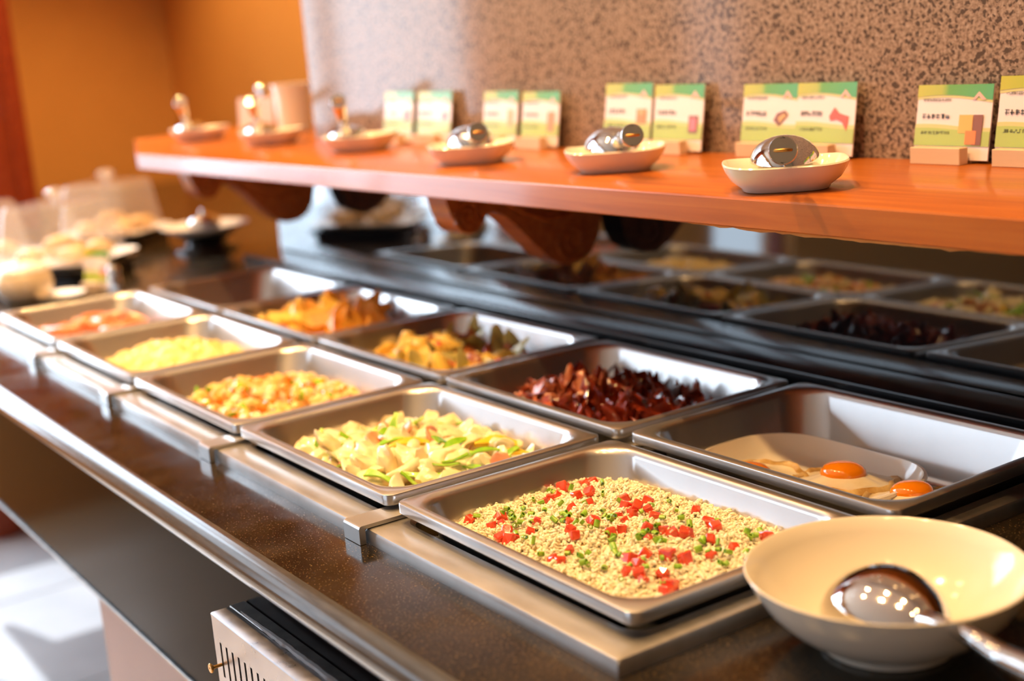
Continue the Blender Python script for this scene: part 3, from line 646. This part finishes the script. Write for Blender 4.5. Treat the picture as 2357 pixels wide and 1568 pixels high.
# ------------------------------------------------------------------ wooden shelf
SHZ = .232
sh = empty('wooden_shelf', (0, .45, SHZ)); tag(sh, 'red lacquered wooden shelf on two carved scroll brackets', 'shelf')
def shp(o): o.location = (0, -.45, -SHZ); return o
bm = bmesh.new()
outline = [(-1.454, .309), (1.6, .309), (1.6, .599), (-1.302, .599), (-1.302, .82), (-2.05, .82), (-1.95, .48), (-1.723, .402)]
def ins(d): return [(x + (d if x < 1 else -d) * (1 if x < -1.4 or x > 1 else 0), y + (d if y < .45 else -d)) for x, y in outline]
loft(bm, [[(x, y, SHZ - .028) for x, y in ins(.003)], [(x, y, SHZ - .0265) for x, y in ins(.001)], [(x, y, SHZ - .0025) for x, y in outline], [(x, y, SHZ - .0008) for x, y in ins(.0008)], [(x, y, SHZ) for x, y in ins(.003)]], True, True, True)
shp(obj('board', bm, WOOD, sh, True, 25))
# torn veneer hanging from the lower front edge
VENEER = noisy('torn_raw_wood', [(.3, (.42, .15, .03)), (.7, (.58, .26, .07))], scale=40, rough=.6, vec=(.3, 4, 4))
bm = bmesh.new(); n = 46; a = []; b = []
for i in range(n + 1):
    t = i / n; x = .02 + .40 * t; env = math.sin(math.pi * t) ** .6
    d = (.0028 + .0022 * nz(x, 0, 60, 1) + .0012 * nz(x, 0, 200, 2)) * env
    a.append((x, .3100 + .001, SHZ - .0262)); b.append((x, .3135, SHZ - .0275 - max(.0003, d)))
loft(bm, [a, b, [(x, y + .006, SHZ - .0279) for x, y, z in b]], False); shp(obj('torn_veneer', bm, VENEER, sh))
bprof = [(.349, .204), (.350, .192), (.356, .172), (.366, .155), (.380, .147), (.394, .149), (.404, .160), (.410, .169), (.420, .171), (.436, .163), (.456, .145), (.480, .119), (.504, .096), (.528, .084), (.552, .085), (.573, .096), (.586, .116), (.592, .140), (.594, .204)]
for bx in (-.467, -1.335):
    br = shp(obj('scroll_bracket', (lambda bm: (extrude_poly(bm, bprof, lambda y, z, d: (bx + d, y, z), -.023, .023), bm)[1])(bmesh.new()), BRACKETWOOD, sh, True, 50))
    for sgn in (1, -1):
        bm = bmesh.new(); p2 = [(.592, .150), (.560, .155), (.528, .150), (.498, .150), (.470, .162), (.440, .182), (.420, .188)]
        tube(bm, [(bx + sgn * .023, y, z) for y, z in p2], [.003, .005, .006, .0055, .005, .0045, .003], 8)
        sp = [(.380 + (.006 + .016 * i / 20) * math.cos(i * .55), .172 + (.006 + .016 * i / 20) * math.sin(i * .55)) for i in range(21)]
        tube(bm, [(bx + sgn * .023, y, z) for y, z in sp], .003, 8)
        sp = [(.540 + (.006 + .024 * i / 20) * math.cos(2 + i * .5), .116 + (.006 + .022 * i / 20) * math.sin(2 + i * .5)) for i in range(21)]
        tube(bm, [(bx + sgn * .023, y, z) for y, z in sp], .003, 8)
        c = obj('carved_scroll', bm, BRACKETWOOD, br)

# spoon rests and spoons on the shelf
def dish_mesh():
    bm = bmesh.new(); n = 48
    def ringp(hx, hy, z, up):
        out = []
        for i in range(n):
            a = 2 * math.pi * i / n; c, s = math.cos(a), math.sin(a); e = 2 / 3.4
            x = hx * math.copysign(abs(c) ** e, c); y = hy * math.copysign(abs(s) ** e, s)
            out.append((x, y, z + up * (abs(c) ** 2.2)))
        return out
    loft(bm, [ringp(.030, .027, .0015, 0), ringp(.036, .033, 0, 0), ringp(.039, .036, .0015, 0), ringp(.040, .037, .004, 0), ringp(.049, .045, .011, .0), ringp(.054, .0495, .018, .001), ringp(.0565, .052, .0235, .002), ringp(.0555, .051, .0248, .002),
              ringp(.0535, .049, .0238, .002), ringp(.050, .046, .017, .001), ringp(.043, .039, .0095, .001), ringp(.034, .031, .0065, 0), ringp(.012, .012, .006, 0)], True, True, True)
    me = bm_mesh('spoon_rest', bm); sm(me, 60); me.materials.append(CERAMIC); return me
DISH = dish_mesh()
def spoon_parts(L=.135, a=.046, b=.0325, h=.017, tilt=.16, rend=.0112):
    """convex side up; origin under the bowl centre, handle towards +x"""
    ms = []
    bm = bmesh.new(); n = 36; rings = []
    def sec(t, off):   # t 0..1 from apex to rim
        ph = t * math.pi / 2; out = []
        for i in range(n):
            an = 2 * math.pi * i / n; k = 1 - .16 * math.cos(an) - .03
            out.append(((a - off) * math.sin(ph) * math.cos(an) * (1 + .05 * math.cos(an)), (b - off) * math.sin(ph) * math.sin(an) * k, (h - off) * math.cos(ph)))
        return out
    loft(bm, [sec(t, 0) for t in (.06, .2, .36, .52, .68, .84, 1.0)] + [sec(t, .0011) for t in (1.0, .84, .68, .52, .36, .2, .06)], True, True, True)
    me = bm_mesh('spoon_bowl', bm); sm(me, 60); me.materials.append(CHROME); ms.append(('spoon_bowl', me))
    bm = bmesh.new(); N = 16; pts = []; rad = []
    for i in range(N + 1):
        t = i / N; x = a * .86 + (L) * t; z = h * .35 + math.tan(tilt) * L * t + .010 * math.sin(math.pi * min(1, t * 2.2)) * (1 if t < .46 else 0) * .6
        r = .0040 + (rend - .0040) * (max(0, (t - .18) / .82) ** .75) if t > .18 else .0042 + .004 * (1 - t / .18)
        pts.append((x, 0, z)); rad.append(r)
    tube(bm, pts, rad, 20, caps=False)
    e = Vector(pts[-1]); d = (e - Vector(pts[-2])).normalized(); me = bm_mesh('handle', bm); sm(me, 60); me.materials.append(CHROME); ms.append(('handle', me))
    bm = bmesh.new(); tube(bm, [e - d * .004, e, e + d * .0012, e + d * .0016, e + d * .0002], [rend * 1.02, rend * 1.05, rend * 1.0, rend * .88, rend * .84], 24)
    me = bm_mesh('end_cap', bm); sm(me, 40); me.materials.append(CHROME); ms.append(('end_cap', me))
    bm = bmesh.new(); q = [e + Vector((0, rend * .62 * math.cos(math.pi * i / 8), 0)) + d * (.0045 * math.sin(math.pi * i / 8)) for i in range(9)]
    tube(bm, q, .0014, 8); me = bm_mesh('hanging_loop', bm); sm(me, 60); me.materials.append(BRASS); ms.append(('hanging_loop', me))
    return ms
SP_LOW = spoon_parts(.112, .046, .0325, .024, tilt=.14); SP_HIGH = spoon_parts(.120, tilt=.42)
dl = [('d6', 1808, 434, 48, -46, 0, 'cream spoon rest before the wide double menu card'), ('d5', 1418, 392, 52, -31, 0, 'cream spoon rest before the cards with orange and brown pictures'),
      ('d4', 1089, 375, 52, -29, 0, 'cream spoon rest near the card with the tall orange picture'), ('d3', 833, 346, 46, -30, 1, 'cream spoon rest in front of the cards with pink pictures'),
      ('d2', 630, 331, 50, -27, 1, 'cream spoon rest beside the plain pink card'), ('d1', 463, 322, 52, -25, 1, 'cream spoon rest at the free end of the wooden shelf')]
for nm, u, v, rz, sa, hi, lab in dl:
    p = onz(u, v, SHZ)
    if p.y < .358: p.y = .358
    o = link('spoon_rest', DISH); o.location = (p.x, p.y, SHZ); o.rotation_euler.z = math.radians(rz); tag(o, lab, 'spoon rest', 'spoon rests on the shelf')
    t = empty('serving_spoon', (p.x, p.y, SHZ + .0235)); dirv = math.radians(sa); t.rotation_euler = (0, 0, dirv)
    t.location.x += -.012 * math.cos(dirv); t.location.y += -.012 * math.sin(dirv)
    if hi: t.location.x -= .012; t.location.y -= .018
    for n_, me in (SP_HIGH if hi else SP_LOW): link(n_, me, None, t)
    tag(t, lab.replace('cream spoon rest', 'steel spoon resting in the dish'), 'spoon', 'serving spoons on the shelf')

# ------------------------------------------------------------------ menu cards on the shelf
CARD = mat('card_paper', (.82, .72, .70), .22)
CARDPINK = mat('pink_card_paper', (.78, .62, .64), .3)
def grad_mat(name, stops):
    m = mat(name, rough=.2); t, b = nt(m); tc = t.nodes.new('ShaderNodeTexCoord'); s = t.nodes.new('ShaderNodeSeparateXYZ'); t.links.new(tc.outputs['Generated'], s.inputs[0])
    r = ramp(t, stops); t.links.new(s.outputs[0], r.inputs[0]); t.links.new(r.outputs[0], b.inputs['Base Color']); return m
HEADER = grad_mat('green_header_print', [(0, (.50, .48, .01)), (.33, (.42, .46, .02)), (.42, (.14, .36, .02)), (1, (.10, .38, .12))])
MEADOW = mat('pale_meadow_print', (.62, .58, .22), .25)
FOOTER = mat('meadow_print', (.42, .52, .10), .25)
INK = mat('black_ink', (.02, .02, .02), .4)
ROOF = mat('pale_roof_print', (.74, .46, .40), .3)
PICS = {'orange': mat('orange_food_print', (.78, .24, .05), .3), 'brown': mat('brown_food_print', (.26, .10, .05), .3), 'red': mat('red_food_print', (.72, .12, .07), .3), 'pink': mat('pink_food_print', (.75, .20, .24), .3), 'tan': mat('tan_food_print', (.62, .36, .12), .3), 'yellow': mat('yellow_food_print', (.84, .46, .10), .3)}
def poly_part(name, pts, y, m, parent, th=.0003):
    bm = bmesh.new(); extrude_poly(bm, pts, lambda a, b, d: (a, d, b), y - th, y); return obj(name, bm, m, parent, False)
def text_part(x0, x1, z, hgt, y, parent, cjk=True):
    """a row of dense little strokes: the print is too soft to read"""
    bm = bmesh.new(); w = hgt * (1.0 if cjk else .62); n = max(2, int((x1 - x0) / w)); rg = random.Random(int(x1 * 1e4) + n)
    for i in range(n):
        cx = x0 + (i + .5) * (x1 - x0) / n; q = w * .42
        for _ in range(4 if cjk else 2):
            if rg.random() < .55: zz = z + rg.uniform(-.45, .45) * hgt; box(bm, cx - q, cx + q, y - .0003, y, zz - hgt * .055, zz + hgt * .055)
            else: xx = cx + rg.uniform(-q, q); box(bm, xx - hgt * .055, xx + hgt * .055, y - .0003, y, z - hgt * .46, z + hgt * .46)
    return obj('text_line', bm, INK, parent, False)
def panel_print(card, x0, x1, h, pic, plain=False):
    w = x1 - x0; y = -.0012; zb = .0135
    if plain: return
    wave = [(x0 + w * t, zb + (h - zb) * (.79 + .05 * math.sin(3.4 * t + .2) - .02 * t)) for t in [i / 12 for i in range(13)]]
    poly_part('pale_hill', [(x0, h * .995), *[(a, b - h * .035) for a, b in wave], (x1, h * .995)], y, MEADOW, card)
    poly_part('green_header', [(x0, h), *wave, (x1, h)], y - .0003, HEADER, card)
    ft = [(x0 + w * t, zb + (h - zb) * (.27 + .03 * math.sin(4 * t + 1))) for t in [i / 10 for i in range(11)]]
    poly_part('pale_meadow', [(x1, zb), (x0, zb), *[(a, b + h * .05) for a, b in ft]], y, MEADOW, card)
    poly_part('meadow_footer', [(x1, zb), (x0, zb), *ft], y - .0003, FOOTER, card)
    poly_part('roof_emblem', [(x0 + w * .74, h * .80), (x0 + w * .82, h * .905), (x0 + w * .92, h * .80), (x0 + w * .87, h * .795), (x0 + w * .82, h * .845), (x0 + w * .78, h * .795)], y - .0006, ROOF, card)
    for j, (kind, pts) in enumerate(pic):
        poly_part('food_picture', [(x0 + w * a, h * b) for a, b in pts], y - .0006 - .0002 * j, PICS[kind], card)
    text_part(x0 + w * .08, x0 + w * .46, h * .80, h * .035, y - .0006, card, False)
    text_part(x0 + w * .08, x0 + w * .46, h * .58, h * .068, y - .0006, card, True)
    text_part(x0 + w * .08, x0 + w * .48, h * .36, h * .045, y - .0006, card, False)
def menu_sign(xc, yc, zc, w, h, pics, lab, rz=0, plain=False, tilt=9):
    t = empty('menu_sign', (xc, yc, zc), rz)
    npn = len(pics)
    for i in range(npn):
        c = -w / 2 + (i + .5) * w / npn; bw = w / npn * .36
        bm = bmesh.new(); box(bm, c - bw - .004, c + bw - .008, -.016, -.0032, 0, .0165, .0006, 1); obj('wooden_stand', bm, PALEWOOD, t, False)
        bm = bmesh.new(); box(bm, c - bw - .004, c + bw - .008, .0012, .014, 0, .012, .0006, 1); obj('wooden_stand', bm, PALEWOOD, t, False)
    bm = bmesh.new(); box(bm, -w / 2, w / 2, -.0012, .0004, .0, h, .0002, 1); card = obj('card', bm, CARDPINK if plain else CARD, t, False)
    card.location = (0, 0, .003); card.rotation_euler.x = math.radians(-tilt)
    for i, pc in enumerate(pics): panel_print(card, -w / 2 + i * w / npn, -w / 2 + (i + 1) * w / npn, h, pc, plain)
    return tag(t, lab, 'menu card', 'menu cards on the shelf')
def sq(kind, a, b, s, hh=None): hh = hh or s * 1.2; return (kind, [(a - s, b - hh), (a + s, b - hh), (a + s, b + hh), (a - s, b + hh)])
bow = ('red', [(.58, .54), (.66, .66), (.74, .58), (.90, .54), (.88, .34), (.80, .46), (.70, .50), (.60, .48)])
signs = [(-.955, .092, .080, [[sq('pink', .80, .52, .09)]], 'green headed menu card with a pink picture nearest the granite edge'), (-.843, .100, .079, [[sq('pink', .82, .52, .07)]], 'green headed menu card with a small pink picture, second from the granite edge'),
         (-.657, .088, .077, [[sq('tan', .80, .50, .07, .16)]], 'green headed menu card with a tall tan picture above the carved bracket'), (-.557, .088, .075, [[sq('orange', .80, .45, .09, .18)]], 'green headed menu card with a tall bright orange picture'),
         (-.365, .093, .083, [[sq('orange', .80, .50, .10, .11), sq('tan', .80, .56, .06, .04)]], 'green headed menu card with a round orange picture beside the serving spoon'), (-.268, .090, .080, [[sq('brown', .82, .40, .09, .13), sq('pink', .82, .40, .06, .09)]], 'green headed menu card with a brown bowl picture'),
         (-.072, .168, .078, [[('brown', [(.60, .48), (.66, .58), (.80, .62), (.86, .56), (.70, .40)]), ('tan', [(.68, .52), (.78, .58), (.84, .55), (.72, .44)])], [bow]], 'wide double menu card with a meat picture and a red bow shaped picture'),
         (.136, .088, .073, [[sq('yellow', .68, .48, .09, .12), sq('brown', .84, .40, .06, .20), sq('orange', .76, .30, .07, .09)]], 'menu card with a colourful egg dish picture standing apart by the shelf end'), (.232, .090, .080, [[sq('tan', .80, .45, .1)]], 'menu card close beside the card with the egg dish picture')]
for xc, w, h, pics, lab in signs: menu_sign(xc, .5785, SHZ, w, h, pics, lab)
p = ony(590, 290, .64); menu_sign(p.x, .64, SHZ, .088, .072, [[]], 'plain pink card standing on the shelf before the white jug', math.radians(30), True, 6)
# ------------------------------------------------------------------ slotted steel box under the counter edge
bx = empty('heater_box', (.2, -.115, -.30)); tag(bx, 'brushed steel box with a row of narrow vent slots below the counter edge', 'steel box')
def bxp(o): o.location = (-.2, .115, .30); return o
X0, X1, YF, YB, ZT, ZB = -.117, .62, -.1345, -.1005, -.100, -.34
ym = (YF + YB) / 2 + .001
BOXST = noisy('scratched_box_steel', [(.3, (.30, .275, .275)), (.7, (.40, .37, .365))], scale=30, rough=.3, metal=1.0, bump=.04, bscale=240, rr=(.22, .42, 60), bdist=.0005)
bm = bmesh.new()
# front sheet with real slots: built as a strip of quads around each slot
NS = 40; sw = .0042; pitch = .0135; xs0 = X0 + .014; zt, zb = -.124, -.158
cols = []; x = X0
edges = [X0]
for i in range(NS): edges += [xs0 + i * pitch, xs0 + i * pitch + sw]
edges.append(X1)
vt = {}
def V(x, y, z):
    k = (round(x, 5), round(y, 5), round(z, 5))
    if k not in vt: vt[k] = bm.verts.new((x, y, z))
    return vt[k]
for i in range(len(edges) - 1):
    a, b = edges[i], edges[i + 1]
    for z0, z1 in ((ZB, zb), (zb, zt), (zt, ZT - .0012)):
        if i % 2 == 1 and (z0, z1) == (zb, zt):
            for xx in (a, b): bm.faces.new((V(xx, YF, zb), V(xx, YF + .002, zb), V(xx, YF + .002, zt), V(xx, YF, zt)))
            continue
        bm.faces.new((V(a, YF, z0), V(b, YF, z0), V(b, YF, z1), V(a, YF, z1)))
bxp(obj('front_sheet', bm, BOXST, bx, False))
bm = bmesh.new()
loft(bm, [[(X0, YF, ZT - .0012), (X0, YF + .0012, ZT), (X0, ym, ZT)], [(X1, YF, ZT - .0012), (X1, YF + .0012, ZT), (X1, ym, ZT)]], False); bxp(obj('top_sheet', bm, BOXST, bx, True, 80))
bm = bmesh.new(); box(bm, X0, X0 + .001, YF, ym, ZB, ZT - .0012); box(bm, X0 + .001, X1, YF + .012, ym, ZB, ZT - .004); bxp(obj('side_sheet', bm, BOXST, bx, False))
bm = bmesh.new(); box(bm, X0 + .003, X1, YF + .0025, YF + .004, zb - .01, zt + .01); bxp(obj('slot_shade_sheet', bm, BLACK, bx, False))  # black sheet behind the slots, painted in for the shade inside the box
bm = bmesh.new(); box(bm, X0, X1, ym + .0006, YB, ZB, ZT + .001, .0006, 1); bxp(obj('rear_plate', bm, DARKSTEEL, bx, False))
SEAL = mat('grey_sealant', (.16, .16, .17), .25)
bm = bmesh.new(); pts = []; rad = []
for i in range(120):
    t = i / 119; x = X0 + .022 + (X1 - X0 - .03) * t; pts.append((x, ym + .0026 + .0009 * nz(x, 0, 60, 3), ZT + .0016 + .0006 * nz(x, 0, 130, 5))); rad.append((.0006 + .0026 * min(1, t * 9)) * (1 + .3 * nz(x, 0, 90, 8)))
tube(bm, pts, rad, 8); bxp(obj('sealant_bead', bm, SEAL, bx))
sc = empty('screw_tmp'); bpy.data.objects.remove(sc)
bm = bmesh.new(); sx, sz = X0 + .0125, -.1465
def yl(prof):
    n = 18; loft(bm, [[(sx + r * math.cos(2 * math.pi * i / n), YF + y, sz + r * math.sin(2 * math.pi * i / n)) for i in range(n)] for r, y in prof], True, True, True)
yl([(.0016, .002), (.0016, -.0035), (.0016, -.0075), (.0044, -.0098), (.0046, -.0108), (.0040, -.0116), (.0012, -.0116), (.0010, -.0106)]); bxp(obj('screw', bm, BRASS, bx, True, 40))

# ------------------------------------------------------------------ serving bowl and spoon beside the rice
BC = (.4265, .137)
bm = bmesh.new()
lathe(bm, [(a * 1.045, b) for a, b in [(.036, .0012), (.0395, 0), (.0425, .0008), (.043, .004), (.050, .0085), (.064, .018), (.0765, .031), (.0850, .045), (.0886, .0535), (.0892, .0548), (.0884, .0556), (.0868, .0548), (.0825, .0455), (.074, .033), (.061, .0205), (.046, .0115), (.030, .0085), (.010, .0078)]], 72, 0, 0, 0, True, True)
o = obj('serving_bowl', bm, CERAMIC); o.location = (BC[0], BC[1], STZ); tag(o, 'large round cream ceramic bowl on the stone counter beside the rice pan', 'bowl')
q = onz(2040, 1378, STZ + .040)
t = empty('serving_spoon', (q.x, q.y, STZ + .030)); t.rotation_euler = (math.radians(16), math.radians(-1), math.radians(-12))
for n_, me in spoon_parts(.150, .050, .038, .027, .07, .0120): link(n_, me, None, t)
tag(t, 'steel serving spoon lying face down in the large cream bowl', 'spoon')
# ------------------------------------------------------------------ far end of the counter
PASTRY = food_mat('golden_pastry', (.62, .34, .10), (.80, .54, .24), 40, .45, .4)
DARKWOOD = mat('black_lacquer', (.012, .010, .009), .2)
def cover(p, w, d, h, lab1, lab2, lab3, rz=0.6):
    # black tray, white plate, clear cover, pastries: each lies loose on the other
    bm = bmesh.new(); loft(bm, [rrect(-w * .62, w * .62, -d * .62, d * .62, .02, z, 5) for z in (0, .014)] + [rrect(-w * .70, w * .70, -d * .70, d * .70, .03, z, 5) for z in (.026, .032)], True, True, True)
    o = obj('display_stand', bm, DARKWOOD); o.location = p; o.rotation_euler.z = rz; tag(o, lab1, 'display stand', 'black stands at the counter end')
    bm = bmesh.new(); loft(bm, [rrect(-w * .55, w * .55, -d * .55, d * .55, .03, 0, 6), rrect(-w * .68, w * .68, -d * .68, d * .68, .04, .008, 6), rrect(-w * .72, w * .72, -d * .72, d * .72, .045, .012, 6), rrect(-w * .66, w * .66, -d * .66, d * .66, .04, .0095, 6), rrect(-w * .5, w * .5, -d * .5, d * .5, .03, .004, 6)], True, True, True)
    pl = obj('serving_plate', bm, WHITE); pl.location = (p[0], p[1], p[2] + .032); pl.rotation_euler.z = rz; tag(pl, lab1.replace('black display stand', 'white plate on the black display stand'), 'plate', 'white plates under the covers')
    t = empty('cake_cover', (p[0], p[1], p[2] + .044), rz)
    bm = bmesh.new(); th = .003
    def rr(s, r, z): return rrect(-w * s, w * s, -d * s, d * s, r, z, 5)
    loft(bm, [rr(.60, .02, 0), rr(.60, .02, .004), rr(.575, .02, .004), rr(.50, .022, h * .94), rr(.47, .024, h), rr(.2, .02, h)], True, False, True)
    obj('clear_dome', bm, ACRYLIC, t, True, 40)
    bm = bmesh.new(); lathe(bm, [(.008, h), (.008, h + .008), (.019, h + .014), (.021, h + .022), (.014, h + .029), (.002, h + .031)], 20, 0, 0, 0, True, True); obj('knob', bm, ACRYLIC, t)
    tag(t, lab2, 'cake cover', 'clear covers at the counter end')
    me = withmat([chunk(int(w * 1000) + i, .034, .026, .018, .2, 2) for i in range(2)], PASTRY)
    for i, (a, b) in enumerate(((-.28, -.25), (.25, -.22), (0, .22), (-.3, .3), (.32, .3), (0, -.05))):
        q = Matrix.Rotation(rz, 3, 'Z') @ Vector((a * w, b * d, 0))
        put('pastry', me[i % 2], (p[0] + q.x, p[1] + q.y, p[2] + .055 + (.02 if i == 5 else 0)), (0, 0, i), 1, lab3, 'pastry', lab3)
pA = onz(155, 640, STZ); cover((pA.x, pA.y, STZ), .17, .17, .115, 'black display stand under the clear cover beside the small menu card', 'clear square cake cover beside the small menu card', 'golden pastry under the clear cover beside the small menu card', .75)
pB = onz(238, 575, STZ); cover((pB.x, pB.y + .03, STZ), .16, .16, .115, 'black display stand under the clear cover before the orange wall', 'clear square cake cover before the orange wall', 'golden pastry under the clear cover before the orange wall', .75)
pC = onz(-62, 640, STZ); cover((pC.x, pC.y, STZ), .17, .17, .115, 'black display stand under the clear cover by the window', 'clear square cake cover by the window', 'golden pastry under the clear cover by the window', .75)
# round covered pot and small saucer before the covers
p = onz(62, 692, STZ)
t = empty('lidded_pot', (p.x, p.y, STZ)); tag(t, 'round cream lidded pot beside the sausage pan', 'pot')
POTC = mat('beige_glazed_ceramic', (.74, .58, .40), .2)
bm = bmesh.new(); lathe(bm, [(.030, 0), (.036, .001), (.050, .016), (.054, .034), (.049, .052), (.044, .058)], 36, cap0=True, cap1=True); obj('body', bm, POTC, t)
bm = bmesh.new(); lathe(bm, [(.046, .058), (.046, .061), (.036, .070), (.016, .076), (.008, .078), (.009, .084), (.006, .090), (.001, .091)], 32, cap0=True, cap1=True); obj('lid', bm, WHITE, t)
bm = bmesh.new(); tube(bm, [(-.047, 0, .050), (-.066, 0, .052), (-.074, 0, .036), (-.066, 0, .020), (-.050, 0, .018)], .005, 10); obj('handle', bm, POTC, t)
p = onz(140, 686, STZ); bm = bmesh.new(); lathe(bm, [(.024, 0), (.026, .0005), (.045, .007), (.048, .0095), (.046, .0098), (.030, .003), (.005, .0025)], 40, cap0=True, cap1=True)
o = obj('saucer', bm, WHITE); o.location = (p.x, p.y, STZ); tag(o, 'small white saucer beside the round lidded pot', 'saucer')
p = onz(225, 668, STZ); menu_sign(p.x, p.y, STZ, .062, .075, [[sq('pink', .78, .45, .1)]], 'small menu card standing on the counter beside the white saucer', math.radians(30))
p = onz(268, 672, STZ); bm = bmesh.new(); lathe(bm, [(.010, 0), (.0125, .001), (.0125, .030), (.011, .032), (.011, .036), (.013, .037), (.013, .046), (.008, .052), (.001, .053)], 24, cap0=True, cap1=True)
o = obj('salt_shaker', bm, CHROME); o.location = (p.x, p.y, STZ); tag(o, 'small chrome shaker beside the small menu card', 'shaker')
# plate with a dark lidded bowl on a black pedestal
p = onz(478, 575, STZ)
bm = bmesh.new(); lathe(bm, [(.070, 0), (.074, .002), (.070, .008), (.052, .013), (.046, .022), (.050, .030), (.066, .036), (.068, .039)], 40, cap0=True, cap1=True)
o = obj('pedestal', bm, DARKWOOD); o.location = (p.x, p.y, STZ); tag(o, 'black round pedestal under the white plate before the orange wall', 'pedestal')
bm = bmesh.new(); lathe(bm, [(.050, 0), (.056, .0005), (.085, .010), (.098, .018), (.100, .020), (.097, .0205), (.080, .013), (.050, .004), (.005, .0035)], 48, cap0=True, cap1=True)
o = obj('dinner_plate', bm, WHITE); o.location = (p.x, p.y, STZ + .039); tag(o, 'white round plate on the black pedestal', 'plate')
t = empty('sauce_pot', (p.x, p.y, STZ + .043)); tag(t, 'small steel lidded sauce pot on the white plate', 'pot')
bm = bmesh.new(); lathe(bm, [(.026, 0), (.032, .002), (.036, .020), (.037, .022)], 30, cap0=True, cap1=True); obj('body', bm, DARKSTEEL, t)
bm = bmesh.new(); lathe(bm, [(.038, .022), (.038, .024), (.030, .034), (.012, .040), (.005, .041), (.008, .046), (.004, .051), (.001, .0515)], 30, cap0=True, cap1=True); obj('lid', bm, CHROME, t)
# jug and steel sugar bowl at the shelf end
p = ony(690, 297, .70)
t = empty('white_jug', (p.x - .02, .70, SHZ)); tag(t, 'tall white ceramic jug at the free end of the shelf', 'jug'); t.rotation_euler.z = -.8
bm = bmesh.new(); lathe(bm, [(.030, 0), (.034, .001), (.036, .03), (.038, .075), (.043, .098), (.041, .0985), (.035, .075), (.032, .02)], 36, cap0=True, cap1=True); obj('body', bm, CERAMIC, t)
bm = bmesh.new(); tube(bm, [(-.036, 0, .080), (-.058, 0, .078), (-.066, 0, .055), (-.056, 0, .030), (-.036, 0, .026)], .0045, 10); obj('handle', bm, CERAMIC, t)
p = ony(612, 290, .72)
t = empty('sugar_bowl', (p.x, .72, SHZ)); tag(t, 'polished steel lidded sugar bowl behind the plain pink card', 'sugar bowl')
bm = bmesh.new(); lathe(bm, [(.022, 0), (.026, .002), (.038, .030), (.036, .052), (.034, .055)], 30, cap0=True, cap1=True); obj('body', bm, CHROME, t)
bm = bmesh.new(); lathe(bm, [(.035, .055), (.034, .059), (.022, .070), (.007, .075), (.006, .079), (.013, .085), (.013, .093), (.006, .099), (.001, .100)], 30, cap0=True, cap1=True); obj('lid', bm, CHROME, t)
# ------------------------------------------------------------------ lift everything to its height above the floor
for o in list(C.objects):
    if o.parent is None and o.type in ('MESH', 'EMPTY'):
        o.location.z += Z0
